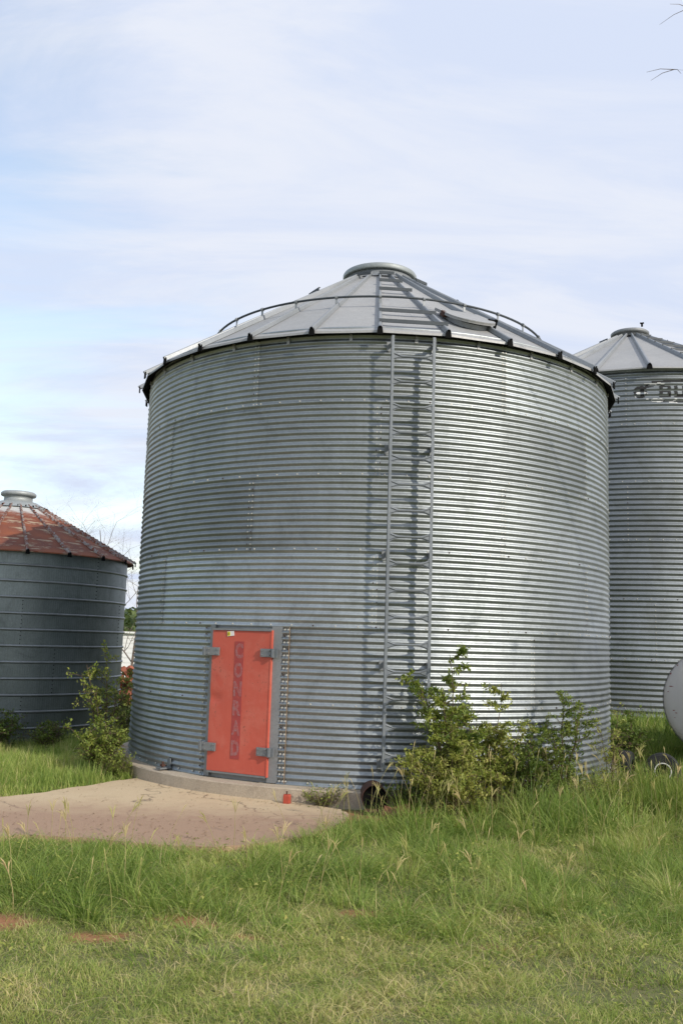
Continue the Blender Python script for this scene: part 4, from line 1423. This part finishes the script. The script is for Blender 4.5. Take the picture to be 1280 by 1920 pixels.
def shrub(name, base, height, spread, stems, leafsize, nleaf, label, seed, tint=(0.1, 0.9), lean=(0, 0), bushy=0.25, cat='shrub', group=None, low=0.12, mat='leaf', stemr=0.012, twig=(0.12, 0.28), topw=0.6):
    rs = random.Random(seed); rn = np.random.default_rng(seed)
    z0 = float(terrain_h(base[0], base[1]))
    t = thing(name, label, cat, (base[0], base[1], z0), rs.uniform(0, 6), group)
    t.rotation_euler = (0, 0, 0)
    wood = MB()
    segs = []           # (a, b, weight)
    for s in range(stems):
        ang = 2 * pi * s / stems + rs.uniform(-.5, .5)
        out = rs.uniform(.25, 1) * spread
        hh = height * rs.uniform(.62, 1.0) * (1 - 0.25 * out / max(spread, .01))
        if s == 0: out *= .25; hh = height
        tip = Vector((cos(ang) * out + lean[0] * hh, sin(ang) * out * .8 + lean[1] * hh, hh))
        ptsS = [Vector((rs.uniform(-.03, .03), rs.uniform(-.03, .03), -.03))]
        for k in range(1, 7):
            f = k / 6
            ptsS.append(Vector((tip.x * f ** 1.25 + rs.uniform(-.025, .025), tip.y * f ** 1.25 + rs.uniform(-.025, .025), tip.z * f)))
        wood.tube(ptsS, [stemr * (1 - .13 * k) for k in range(7)], 5, False)
        for k in range(1, 6):
            for q in range(3):
                a = ptsS[k].lerp(ptsS[min(k + 1, 6)], rs.random())
                if a.z < low * height: continue
                an_ = rs.uniform(0, 2 * pi)
                ln = rs.uniform(*twig) * (1.25 - .5 * k / 6) * (spread * 1.6 + .3)
                b_ = a + Vector((cos(an_), sin(an_), rs.uniform(.0, .8))).normalized() * ln
                m2 = a.lerp(b_, .5) + Vector((0, 0, .02))
                wood.tube([a, m2, b_], [stemr * .38, stemr * .28, stemr * .14], 4, False)
                segs.append((a, m2)); segs.append((m2, b_)); segs.append((m2, b_))
                for w in range(2):
                    c = m2 + (b_ - m2) * rs.uniform(0.1, .9)
                    e = c + Vector((rs.uniform(-1, 1), rs.uniform(-1, 1), rs.uniform(-.2, .9))).normalized() * ln * .45
                    wood.tube([c, e], [stemr * .18, stemr * .1], 3, False)
                    segs.append((c, e))
        segs.append((ptsS[5], ptsS[6])); segs.append((ptsS[4], ptsS[5]))
    wood.build('stems', 'stem', t)
    sa = np.array([tuple(a) for a, b_ in segs]); sb_ = np.array([tuple(b_) for a, b_ in segs])
    # dense & sparse sprays: some twigs carry many leaves, some few
    wgt = rn.gamma(1.0, 1, len(segs)) * (0.35 + topw * np.clip(sb_[:, 2] / height, 0, 1.2)); wgt /= wgt.sum()
    idx = rn.choice(len(segs), nleaf, p=wgt)
    f = rn.random(nleaf)[:, None]
    P = sa[idx] * (1 - f) + sb_[idx] * f + rn.normal(0, .012, (nleaf, 3))
    d = unit(unit(sb_[idx] - sa[idx]) * .6 + rn.normal(0, .7, (nleaf, 3)) + np.array([0, 0, .1]))
    nn_ = unit(rn.normal(0, .55, (nleaf, 3)) + np.array([0, 0, 1.0]))
    nn_ = unit(nn_ - d * (nn_ * d).sum(1, keepdims=True))
    L = leafsize * rn.uniform(.45, 1.15, nleaf); W = L * rn.uniform(.38, .58, nleaf)
    tt = tint[0] + (tint[1] - tint[0]) * np.clip(.35 * rn.random(nleaf) + .65 * rn.random(len(segs))[idx], 0, 1)
    me = leaves_mesh('foliage', P, d, nn_, L, W, tt, mat)
    link('foliage', me, t)
    return t


# ---- shrubs in front of the big bin
shrub('shrub', (1.20, 9.25), 1.56, 0.40, 9, 0.050, 7000, 'tallest leafy shrub growing beside the foot of the wall ladder', 21, (.15, .85), lean=(-.08, 0), group='wild shrubs around the bins', topw=1.6, twig=(.16, .34))
shrub('shrub', (1.14, 8.98), 0.74, 0.58, 11, 0.040, 7600, 'low yellowish shrub spreading in front of the ladder foot', 22, (.5, 1.0), lean=(-.06, 0), group='wild shrubs around the bins', stemr=.009)
shrub('shrub', (1.62, 9.35), 1.28, 0.30, 7, 0.044, 4200, 'slender yellow-green shrub just right of the tallest one', 23, (.4, 1.0), group='wild shrubs around the bins', stemr=.009)
shrub('shrub', (1.95, 9.45), 0.82, 0.48, 9, 0.042, 5200, 'short dark green shrub between the two taller ones right of the ladder', 28, (.1, .6), group='wild shrubs around the bins', stemr=.009)
shrub('shrub', (2.40, 9.75), 1.18, 0.44, 8, 0.042, 4800, 'dark shrub with bare twiggy tips on the right side of the big bin', 24, (.1, .8), lean=(-.05, 0), group='wild shrubs around the bins', stemr=.011)
shrub('shrub', (3.05, 10.2), 0.98, 0.30, 4, 0.038, 884, 'thin straggly shrub near the right edge of the big bin', 25, (.45, 1.0), group='wild shrubs around the bins', stemr=.007)
shrub('shrub', (3.75, 11.9), 0.72, 0.50, 8, 0.046, 2890, 'dark low shrub at the gap between the big bin and the bin behind it', 26, (.0, .45), group='wild shrubs around the bins')
shrub('weed_patch', (0.80, 9.28), 0.27, 0.36, 14, 0.040, 1500, 'dark green creeping weeds at the foundation between the tube and the tallest shrub', 27, (.05, .5), cat='weeds', bushy=.5, stemr=.005, low=0.0)
shrub('weed_patch', (-0.10, 9.36), 0.13, 0.36, 14, 0.030, 700, 'low creeping weeds along the foundation between the red can and the tube', 29, (.2, .8), cat='weeds', stemr=.003, low=0.0)
shrub('weed_patch', (2.6, 9.3), 0.38, 0.5, 12, 0.036, 1500, 'bright yellow-green weeds in front of the shrub with bare tips', 37, (.5, .95), cat='weeds', stemr=.005, low=0.0)
shrub('weed_patch', (3.3, 9.8), 0.36, 0.5, 12, 0.036, 1500, 'pale yellow-green weeds left of the half-sunk wheels', 38, (.5, .98), cat='weeds', stemr=.005, low=0.0)
# ---- left, between the bins
shrub('shrub', (-2.82, 11.6), 1.55, 0.42, 7, 0.050, 2000, 'tall loose shrub in the gap between the rusty-roofed bin and the big bin', 31, (.3, .95), lean=(-.10, 0), group='wild shrubs around the bins')
shrub('shrub', (-2.74, 10.95), 0.66, 0.42, 10, 0.046, 3400, 'dense bright green bush beside the left end of the foundation', 32, (.25, .8), group='wild shrubs around the bins')
shrub('weed_patch', (-2.50, 10.75), 0.30, 0.22, 12, 0.040, 900, 'rounded clump of green weeds at the left end of the foundation', 33, (.3, .7), cat='weeds', stemr=.004, low=0.0)
shrub('shrub', (-4.9, 13.45), 0.55, 0.65, 10, 0.050, 3060, 'dark low bush at the foot of the rusty-roofed bin, cut by the left edge', 34, (.0, .4), group='wild shrubs around the bins')
shrub('shrub', (-4.15, 13.6), 0.42, 0.40, 8, 0.046, 1360, 'small brownish bush at the foot of the rusty-roofed bin', 35, (.1, .6), group='wild shrubs around the bins')
shrub('shrub', (-3.35, 14.8), 1.1, 0.30, 6, 0.050, 1530, 'dark bush in the far gap behind the tall loose shrub', 36, (.1, .6), group='wild shrubs around the bins')


# ---- trees
def tree(name, base, height, label, seed, nleaf=0, leafsize=.07, spread=1.0, trunk_r=.12, levels=5, cat='tree', lean=Vector((0, 0, 0)), group=None, first=.3, extra=None, mat='far_leaf', thin=0.6):
    rs = random.Random(seed)
    z0 = float(terrain_h(base[0], base[1]))
    t = thing(name, label, cat, (base[0], base[1], z0), 0, group)
    wood, limbs = MB(), MB()
    tips = []

    def grow(p, d, ln, r, lv):
        nseg = 4
        ptsB = [p]
        for k in range(nseg):
            d = (d + Vector((rs.uniform(-1, 1), rs.uniform(-1, 1), rs.uniform(-.4, .8))) * .16 + lean * .1).normalized()
            ptsB.append(ptsB[-1] + d * ln / nseg)
        rad = [r * (1 - .4 * k / nseg) for k in range(nseg + 1)]
        (wood if lv == 0 else limbs).tube(ptsB, rad, 8 if lv == 0 else (5 if lv < 3 else 3), False)
        if lv >= levels:
            tips.append((ptsB[-2], ptsB[-1])); return
        nb = 3 if lv < 2 else 2
        for b_ in range(nb + (2 if lv == 0 else 1)):
            k = rs.randint(1 if lv else 2, nseg)
            ang = rs.uniform(0, 2 * pi)
            side = Vector((cos(ang), sin(ang), 0))
            nd = (d * rs.uniform(.5, 1.0) + side * rs.uniform(.5, 1.0) * spread).normalized()
            grow(ptsB[k], nd, ln * rs.uniform(.55, .78), rad[k] * thin, lv + 1)
        if lv: tips.append((ptsB[-2], ptsB[-1]))
    grow(Vector((0, 0, -.05)), Vector((0, 0, 1)), height * .42, trunk_r, 0)
    if extra:
        for a, b_, r in extra:
            a, b_ = Vector(a) - Vector((base[0], base[1], z0)), Vector(b_) - Vector((base[0], base[1], z0))
            ps = [a.lerp(b_, k / 8) + Vector((0, 0, .25 * sin(pi * k / 8))) + Vector((rs.uniform(-.03, .03), 0, rs.uniform(-.03, .03))) for k in range(9)]
            limbs.tube(ps, [r * .38 * (1 - .115 * k) for k in range(9)], 5, False)
            for k in range(3, 9):
                for w in range(3):
                    e = ps[k] + Vector((rs.uniform(-.5, .1), rs.uniform(-.3, .3), rs.uniform(-.25, .3))) * .5
                    limbs.tube([ps[k], ps[k].lerp(e, .5) + Vector((0, 0, .02)), e], [r * .14, r * .1, r * .05], 3, False)
    wood.build('trunk', 'bark', t)
    limbs.build('branches', 'bark', t)
    if nleaf:
        rn = np.random.default_rng(seed)
        ta = np.array([tuple(a) for a, b_ in tips]); tb = np.array([tuple(b_) for a, b_ in tips])
        wg = rn.gamma(1.0, 1, len(tips)); wg /= wg.sum()
        idx = rn.choice(len(tips), nleaf, p=wg); f = rn.random(nleaf)[:, None]
        P = ta[idx] * (1 - f) + tb[idx] * f + rn.normal(0, leafsize * 1.6, (nleaf, 3))
        d = unit(rn.normal(0, 1, (nleaf, 3))); q = unit(rn.normal(0, .6, (nleaf, 3)) + [0, 0, 1]); q = unit(q - d * (q * d).sum(1, keepdims=True))
        L = leafsize * rn.uniform(.6, 1.4, nleaf)
        link('crown', leaves_mesh('crown', P, d, q, L, L * .6, np.clip(.6 * rn.random(len(tips))[idx] + .4 * rn.random(nleaf), 0, 1), mat), t)
    return t


tree('bare_tree', (-5.35, 24.0), 5.2, 'thin leafless tree seen in the gap left of the big bin', 41, levels=5, trunk_r=.04, group='trees behind the bins', thin=.6)
tree('bare_tree', (-6.6, 26.5), 7.6, 'pale leafless tree whose top twigs show above the rusty roof', 43, levels=5, trunk_r=.05, group='trees behind the bins', thin=.6)
tree('green_tree', (-8.4, 37.0), 2.6, 'round green bushy tree far behind the white shed', 45, nleaf=5000, leafsize=.16, levels=4, trunk_r=.1, group='trees behind the bins', spread=1.4)
tree('green_tree', (-10.4, 36.0), 2.9, 'green bushy tree behind the rusty-roofed bin', 46, nleaf=4000, leafsize=.16, levels=4, trunk_r=.1, group='trees behind the bins', spread=1.4)
tree('green_tree', (-6.3, 38.0), 2.7, 'green bushy tree behind the big bin left of centre', 48, nleaf=4000, leafsize=.16, levels=4, trunk_r=.1, group='trees behind the bins', spread=1.4)
tree('shade_tree', (9.6, 5.6), 8.6, 'thin-leaved tree to the right whose twig tips enter the top right corner', 52, nleaf=1500, leafsize=.085, levels=5, trunk_r=.13, spread=.9,
     extra=[((8.4, 6.2, 5.2), (3.08, 8.0, 7.15), .03), ((8.2, 6.4, 6.6), (3.28, 8.2, 7.95), .028)])

# ---- white shed sliver and rubble behind
shed = thing('shed', 'white horizontally ribbed metal shed seen in the gap between the two left bins', 'shed', (-6.85, 30.2, -0.1), 0)
m_ = MB()
for k in range(9):
    z = 0.30 + k * 0.16
    m_.box((0, 0, z + .08), (1.7, .03 + .012, .066)); m_.box((0, 0, z + .0), (1.7, .02, .016))
m_.build('siding', 'shed_white', shed)
m_ = MB(); m_.box((0, 1.6, .95), (1.66, 1.5, .75)); m_.build('shed_body', 'shed_white', shed)
m_ = MB(); m_.box((0, 1.6, 1.78), (1.85, 1.75, .03)); m_.build('shed_roof', 'shed_white', shed)
m_ = MB(); m_.box((0, 0.02, .2), (1.68, .06, .1)); m_.build('shed_sill', 'brick_red', shed)
rb = random.Random(17)
heap = thing('brick_heap', 'heap of broken red bricks below the white shed in the gap between bins', 'brick heap', (-5.2, 23.5, -0.12), 0)
bkm = MB(); bkm.box((0, 0, 0), (.10, .05, .035)); bkme = mesh_from('brick', bkm.v, bkm.f, 'brick_red')
for k in range(150):
    a, r = rb.uniform(0, 6.28), rb.random() ** .6
    x, y = cos(a) * r * .95, sin(a) * r * .5
    o = link('brick', bkme, heap, loc=(x, y, rb.uniform(0.1, 1) * (0.95 * (1 - r * r)) + .05), rot=(rb.uniform(-.6, .6), rb.uniform(-.6, .6), rb.uniform(0, 3)))
    s_ = rb.uniform(1.0, 1.7); o.scale = (s_, s_, s_)

# far treeline to the horizon
rn = np.random.default_rng(5)
n = 30000
ang = rn.uniform(radians(-75), radians(75), n); dist = rn.uniform(150, 190, n)
xs, ys = dist * np.sin(ang), dist * np.cos(ang)
top = 4.0 + 2.0 * np.sin(ang * 23) + 1.5 * np.sin(ang * 61 + 1)
zs_ = np.clip(rn.beta(1.4, 1.6, n), 0, 1) * np.clip(top, 2, 9)
P = np.stack([xs, ys, zs_], 1)
d = unit(rn.normal(0, 1, (n, 3))); q = unit(rn.normal(0, .6, (n, 3)) + [0, 0, 1]); q = unit(q - d * (q * d).sum(1, keepdims=True))
tl = link('far_treeline', leaves_mesh('far_treeline', P, d, q, rn.uniform(1.0, 2.2, n), rn.uniform(.8, 1.6, n), rn.random(n) * .7, 'far_leaf'))
tag(tl, 'far line of trees on the horizon', 'treeline', kind='stuff')


# ------------------------------------------------------------------ grass
def vnoise(x, y, freq, seed):
    """smooth value noise, 0..1"""
    r = np.random.default_rng(seed).random((128, 128))
    u, v = np.asarray(x) * freq + 40.3, np.asarray(y) * freq + 17.7
    i, j = np.floor(u).astype(int), np.floor(v).astype(int)
    a, b_ = u - i, v - j
    a, b_ = a * a * (3 - 2 * a), b_ * b_ * (3 - 2 * b_)
    g = lambda p, q: r[p % 128, q % 128]
    return (g(i, j) * (1 - a) + g(i + 1, j) * a) * (1 - b_) + (g(i, j + 1) * (1 - a) + g(i + 1, j + 1) * a) * b_


def straw_map(x, y):
    """0 fresh .. 1 dry, more dry patches toward the right and the front"""
    v = .6 * vnoise(x, y, 1.6, 1) + .4 * vnoise(x, y, 4.5, 2)
    return sstep(.48, .74, v + .10 * sstep(0, 1.6, x) * sstep(8, 6.6, y))


def blades(name, x, y, H, W, lean, tint, mat, nseg=3, dirv=None, dmix=0.6, droop=1.0):
    n = len(x)
    z = terrain_h(x, y) - 0.01
    az = rng.uniform(0, 2 * pi, n)
    dx_, dy_ = np.cos(az) * (1 - dmix), np.sin(az) * (1 - dmix)
    if dirv is not None:
        dx_ = dx_ + dirv[0] * dmix; dy_ = dy_ + dirv[1] * dmix
    dn_ = np.hypot(dx_, dy_) + 1e-6; dx_ /= dn_; dy_ /= dn_
    face = rng.uniform(0, 2 * pi, n)
    sx, sy = np.cos(face), np.sin(face)
    t = np.linspace(0, 1, nseg + 1)
    V_ = []
    for k, tk in enumerate(t):
        out = lean * (tk ** 1.5) * H
        up_ = H * (tk - 0.45 * droop * np.clip(lean, 0, 1.25) * tk ** 2.1)
        cx_, cy_, cz_ = x + dx_ * out, y + dy_ * out, z + up_
        w = W * (1 - tk ** 1.8) * .5
        if k < nseg:
            V_.append(np.stack([cx_ - sx * w, cy_ - sy * w, cz_], -1)); V_.append(np.stack([cx_ + sx * w, cy_ + sy * w, cz_], -1))
        else:
            V_.append(np.stack([cx_, cy_, cz_], -1))
    nv_ = 2 * nseg + 1
    V_ = np.stack(V_, 1)
    quads = np.array([[2 * k, 2 * k + 1, 2 * k + 3, 2 * k + 2] for k in range(nseg - 1)])
    tri = np.array([2 * (nseg - 1), 2 * (nseg - 1) + 1, 2 * nseg])
    base = (np.arange(n) * nv_)[:, None]
    loops = np.concatenate([quads.reshape(-1)[None] + base, tri[None] + base], 1).reshape(-1).astype(np.int32)
    tot = np.tile(np.array([4] * (nseg - 1) + [3], dtype=np.int32), n)
    start = np.concatenate([[0], np.cumsum(tot)[:-1]]).astype(np.int32)
    me = bpy.data.meshes.new(name)
    me.vertices.add(n * nv_); me.vertices.foreach_set('co', V_.reshape(-1))
    me.loops.add(len(loops)); me.loops.foreach_set('vertex_index', loops)
    me.polygons.add(len(tot)); me.polygons.foreach_set('loop_start', start); me.polygons.foreach_set('loop_total', tot)
    me.update(calc_edges=True)
    me.materials.append(MAT[mat])
    set_tint(me, np.repeat(tint, nseg))
    return me


def scatter(n, x0, x1, y0, y1):
    """uniform points inside the wedge of ground around the view"""
    y = rng.uniform(y0, y1, n); x = rng.uniform(x0, x1, n)
    k = (np.abs(x) < 0.46 * y + 0.5)
    return x[k], y[k]


def keep_mask(x, y, bare_pow=1.0, pad_margin=0.02):
    k = np.hypot(x - A1[0], y - A1[1]) > 3.40
    k &= np.hypot(x - A3[0], y - A3[1]) > R3 + .02
    k &= np.hypot(x - A2[0], y - A2[1]) > R2 + .18
    ip = in_poly(x, y, PAD)
    dp = poly_dist(x, y, PAD)
    front = sstep(9.2, 8.6, y)
    k &= ~(ip & (dp > pad_margin + front * .09 * vnoise(x, y, 3.3, 21) ** 2 * 2))
    b_ = bareness(x, y) ** bare_pow
    k &= rng.random(len(x)) > b_ * 0.82
    # weeds break the edge of the slab but the strip along the far-left edge is clean
    return k


def rough_zone(x, y):
    """0 = mown lawn near the camera, 1 = rough long grass"""
    edge = 5.50 + 1.3 * (vnoise(x, y, 1.4, 41) - .5) + .5 * (vnoise(x, y, 4.0, 42) - .5) + 0.22 * np.sin(x * 2.1 + .6) + 0.12 * np.sin(x * 5.3) - 0.75 * sstep(0.5, 1.5, x)
    return sstep(edge - 0.12, edge + 0.18, y)


# lawn (short), thin and thick by patches
x, y = scatter(260000, -3.2, 3.4, 3.7, 6.4)
rz_ = rough_zone(x, y)
vn = .5 * vnoise(x, y, 3.0, 3) + .5 * vnoise(x, y, 9.0, 4)
k = keep_mask(x, y) & (rng.random(len(x)) > rz_ * .75) & (rng.random(len(x)) < .55 + .6 * vn)
x, y, vn = x[k], y[k], vn[k]
sm = straw_map(x, y)
Hh = rng.uniform(.025, .075, len(x)) * (.6 + 1.0 * vnoise(x, y, 5.5, 5))
tn = np.clip(.50 + .22 * (vn - .5) + .16 * sm + rng.normal(0, .17, len(x)) + (rng.random(len(x)) < .12) * .35, 0, 1)
fa = 6.28 * 2 * vnoise(x, y, 2.2, 6)
lawn = blades('lawn', x, y, Hh, rng.uniform(.0026, .0052, len(x)), rng.uniform(.3, 1.7, len(x)), tn, 'grass', 2, (np.cos(fa), np.sin(fa)), .35)
tag(link('short_grass', lawn), 'short mown yellow-green grass in the foreground', 'grass', kind='stuff')


def tufts(nt, per, x0, x1, y0, y1, hfun, tint0, width=(.004, .008), lean=(.3, 1.2), rad=.05, nseg=3, zone=None, fan=.75, tsp=.12):
    """every tuft fans outward from its own heart and leans its own way"""
    tx, ty = scatter(nt, x0, x1, y0, y1)
    if zone is not None:
        k = rng.random(len(tx)) < zone(tx, ty); tx, ty = tx[k], ty[k]
    m = len(tx)
    th = rng.uniform(.45, 1.3, m); tt_ = rng.normal(0, tsp, m); tl_ = rng.uniform(0.5, 1.35, m)
    ta_ = 6.28 * 2 * vnoise(tx, ty, 1.1, 8) + rng.normal(0, .7, m); ts_ = rng.uniform(.0, 1.1, m)
    ox, oy = rng.normal(0, rad, m * per), rng.normal(0, rad, m * per)
    X, Y = np.repeat(tx, per) + ox, np.repeat(ty, per) + oy
    k = keep_mask(X, Y)
    X, Y, ox, oy = X[k], Y[k], ox[k], oy[k]
    th, tt_, tl_, ta_, ts_ = [np.repeat(a, per)[k] for a in (th, tt_, tl_, ta_, ts_)]
    on = np.hypot(ox, oy) + 1e-6
    Dx, Dy = ox / on + np.cos(ta_) * ts_, oy / on + np.sin(ta_) * ts_
    sm = straw_map(X, Y)
    Hh = hfun(X, Y) * th * rng.uniform(.5, 1.2, len(X)) * (1 - .25 * sm)
    tn = np.clip(tint0 + tt_ + .24 * sm + rng.normal(0, .10, len(X)) + (rng.random(len(X)) < .06) * .4, 0, 1)
    return blades('g', X, Y, Hh, rng.uniform(width[0], width[1], len(X)), np.clip(tl_ * rng.uniform(lean[0], lean[1], len(X)), .1, 1.9), tn, 'grass', nseg, (Dx, Dy), fan)


def h_rough(x, y):
    h = .205 + .20 * (vnoise(x, y, 1.5, 9) - .5)
    h = h * (0.6 + .4 * sstep(5.3, 6.2, y))
    h = h * (1 - .50 * np.exp(-(poly_dist(x, y, PAD) / .16) ** 2))
    h = h + 0.10 * sstep(1.2, 2.6, x) * sstep(7.2, 9.0, y) + .08 * sstep(.3, 1.0, x) * sstep(7.6, 8.6, y)
    return np.clip(h, .05, .6)


me = tufts(3300, 40, -4.2, 5.2, 4.8, 8.5, h_rough, .30, (.0035, .0070), lean=(.4, 1.6), zone=lambda x, y: (.10 + .90 * rough_zone(x, y)) * (.55 + .45 * vnoise(x, y, 2.6, 12)))
tag(link('rough_grass', me), 'long rough green grass across the middle ground', 'grass', kind='stuff')
x, y = scatter(80000, -4.2, 5.2, 5.2, 8.8)
k = keep_mask(x, y) & (rng.random(len(x)) < rough_zone(x, y)); x, y = x[k], y[k]
me = blades('u', x, y, rng.uniform(.03, .11, len(x)), rng.uniform(.003, .006, len(x)), rng.uniform(.4, 2.0, len(x)),
            np.clip(.42 + .25 * straw_map(x, y) + rng.normal(0, .2, len(x)) + (rng.random(len(x)) < .12) * .3, 0, 1), 'grass', 2, None, 0.0)
tag(link('undergrowth_grass', me), 'short thatch of green and straw blades under the rough grass', 'grass', kind='stuff')
# right side: tall grass up to the shrubs and on to the far bin
me = tufts(2700, 32, .6, 9.5, 8.2, 14.5, lambda x, y: .30 + .14 * (vnoise(x, y, 1.3, 13) - .5) + .14 * sstep(1.2, 2.0, x) * sstep(9.6, 9.0, y), .32, (.005, .010), lean=(.2, 1.1))
tag(link('tall_grass', me), 'tall green grass on the right between the shrubs and the bins', 'grass', kind='stuff')
me = tufts(130, 60, 2.7, 4.2, 9.2, 9.8, lambda x, y: .47 + 0 * x, .36, (.005, .009), lean=(.1, .8))
tag(link('tall_grass', me), 'taller clumps of grass hiding the lower half of the small wheels', 'grass', kind='stuff')
me = tufts(1500, 24, 3.0, 12, 13.5, 19.5, lambda x, y: .36 + .1 * (vnoise(x, y, 1.1, 14) - .5), .20, (.010, .018), lean=(.1, .8))
tag(link('tall_grass', me), 'dark tall grass at the foot of the bin with the painted logo', 'grass', kind='stuff')
# left field beyond the pad
def h_left(x, y): return (.21 + .10 * (vnoise(x, y, 1.7, 15) - .5)) * (1 - .4 * np.exp(-(poly_dist(x, y, PAD) / .15) ** 2))
me = tufts(2900, 36, -7.0, -2.2, 8.6, 14.8, h_left, .40, (.005, .009), lean=(.1, .9), rad=.06)
tag(link('field_grass', me), 'bright upright green grass beyond the far edge of the concrete pad', 'grass', kind='stuff')
me = tufts(900, 18, -12, -1.5, 14.5, 26, lambda x, y: .34 + 0 * x, .4, (.014, .024))
tag(link('far_grass', me), 'grass on the open ground behind the two left bins', 'grass', kind='stuff')

# dry litter and grit on the slab
lx, ly = rng.uniform(-4.5, .2, 5200), rng.uniform(7.2, 10.8, 5200)
kk_ = in_poly(lx, ly, PAD) & (np.hypot(lx - A1[0], ly - A1[1]) > 3.42) & (rng.random(5200) < .12 + .55 * sstep(8.8, 7.8, ly) + .5 * sstep(3.75, 3.42, np.hypot(lx - A1[0], ly - A1[1])))
lx, ly = lx[kk_], ly[kk_]; nl_ = len(lx)
dw = unit(np.stack([rng.normal(0, 1, nl_), rng.normal(0, 1, nl_), rng.normal(0, .12, nl_)], 1)); qw = unit(rng.normal(0, .25, (nl_, 3)) + [0, 0, 1]); qw = unit(qw - dw * (qw * dw).sum(1, keepdims=True))
tag(link('litter', leaves_mesh('litter', np.stack([lx, ly, np.full(nl_, .024)], 1), dw, qw, rng.uniform(.008, .04, nl_), rng.uniform(.004, .014, nl_), rng.uniform(.5, 1, nl_), 'litter')), 'dry grass clippings and grit lying on the concrete pad', 'litter', kind='stuff')

# seed stalks
wx, wy = scatter(26000, -3.6, 4.6, 3.9, 9.2)
kk_ = keep_mask(wx, wy) & (vnoise(wx, wy, 3.2, 31) > .60) & (rng.random(len(wx)) < .5); wx, wy = wx[kk_], wy[kk_]
nw = len(wx)
Pw = np.stack([wx, wy, terrain_h(wx, wy) + rng.uniform(.01, .07, nw) * (1 + rough_zone(wx, wy))], 1)
dw = unit(np.stack([rng.normal(0, 1, nw), rng.normal(0, 1, nw), rng.uniform(-.1, .5, nw)], 1)); qw = unit(rng.normal(0, .3, (nw, 3)) + [0, 0, 1]); qw = unit(qw - dw * (qw * dw).sum(1, keepdims=True))
tag(link('lawn_weeds', leaves_mesh('lawn_weeds', Pw, dw, qw, rng.uniform(.015, .045, nw), rng.uniform(.010, .024, nw), rng.uniform(.25, .95, nw), 'leaf')), 'small broad-leaved weeds scattered through the grass', 'weeds', kind='stuff')
# dead stems and thatch lying in the grass
wx, wy = scatter(9000, -3.6, 4.6, 3.9, 8.6)
kk_ = keep_mask(wx, wy) & (rng.random(len(wx)) < .25 + .75 * straw_map(wx, wy)); wx, wy = wx[kk_], wy[kk_]
me = blades('thatch', wx, wy, rng.uniform(.05, .22, len(wx)), rng.uniform(.002, .005, len(wx)), rng.uniform(1.2, 2.2, len(wx)), rng.uniform(.82, 1.0, len(wx)), 'grass', 3, None, 0.0)
tag(link('dead_thatch', me), 'dry straw coloured dead grass lying among the green', 'grass', kind='stuff')


def stalks(pts_, name, label):
    V_, F_, T_ = [], [], []
    rs = random.Random(77)
    wb = MB(); tints = []
    for (x, y, h) in pts_:
        z = float(terrain_h(x, y))
        a = rs.uniform(0, 6.28); ln = rs.uniform(.05, .45) * h
        p = [Vector((x + cos(a) * ln * (k / 5) ** 2, y + sin(a) * ln * .5 * (k / 5) ** 2, z + h * k / 5)) for k in range(6)]
        f0 = len(wb.f)
        wb.tube(p, [.0028, .0026, .0023, .0019, .0016, .0012], 3, False)
        tip, d = p[-1], (p[-1] - p[-2]).normalized()
        # seed head: a fan of drooping spikes
        kind = rs.random()
        nsp = rs.randint(3, 6) if kind < .5 else 1
        for s in range(nsp):
            e = Vector((rs.uniform(-1, 1), rs.uniform(-1, 1), rs.uniform(-.2, .6)))
            dd = (d * 1.2 + e * (.55 if nsp > 1 else .15)).normalized()
            L = rs.uniform(.07, .13) * (1 if nsp > 1 else .9)
            q = [tip - d * rs.uniform(0, .03), tip + dd * L * .5, tip + dd * L + Vector((0, 0, -.25 * L))]
            wb.tube(q, [.0015, .0042 if nsp == 1 else .003, .0008], 4, False)
        tints += [rs.uniform(.72, 1.0)] * (len(wb.f) - f0)
    me = mesh_from(name, wb.v, wb.f, 'grass')
    set_tint(me, tints)
    return tag(link(name, me), label, 'grass', kind='stuff')


rs = random.Random(5)
pl_ = [(0.10, 8.55, .42), (0.16, 8.6, .36), (0.33, 8.5, .50), (0.36, 8.75, .44), (0.43, 8.5, .46), (0.95, 8.45, .42), (1.0, 8.4, .36), (1.1, 8.5, .48), (-0.35, 7.6, .38), (-0.75, 7.3, .34), (-1.6, 7.0, .36), (-0.05, 7.9, .4),
       (1.9, 6.5, .42), (1.3, 6.4, .36), (.9, 5.9, .3), (-1.25, 5.5, .36), (2.2, 7.2, .5), (2.4, 7.9, .5), (-3.0, 12.2, .5), (3.3, 9.0, .5), (3.1, 9.3, .55), (3.45, 9.2, .5)]
for k in range(110):
    x, y = rs.uniform(.6, 4.2), rs.uniform(7.3, 10.2)
    if hypot(x - A1[0], y - A1[1]) > 3.5: pl_.append((x, y, rs.uniform(.4, .7)))
for k in range(75):
    pl_.append((rs.uniform(-2.4, 3), rs.uniform(5.6, 7.6), rs.uniform(.18, .38)))
for k in range(14):
    pl_.append((rs.uniform(-.2, 1.3), rs.uniform(7.9, 8.7), rs.uniform(.3, .45)))
stalks(pl_, 'seed_stalks', 'pale straw coloured grass stalks with seed heads')
print('tris', sum(sum(len(p.vertices) - 2 for p in o.data.polygons) if len(o.data.polygons) < 5000 else len(o.data.polygons) * 2 for o in bpy.data.objects if o.type == 'MESH'))
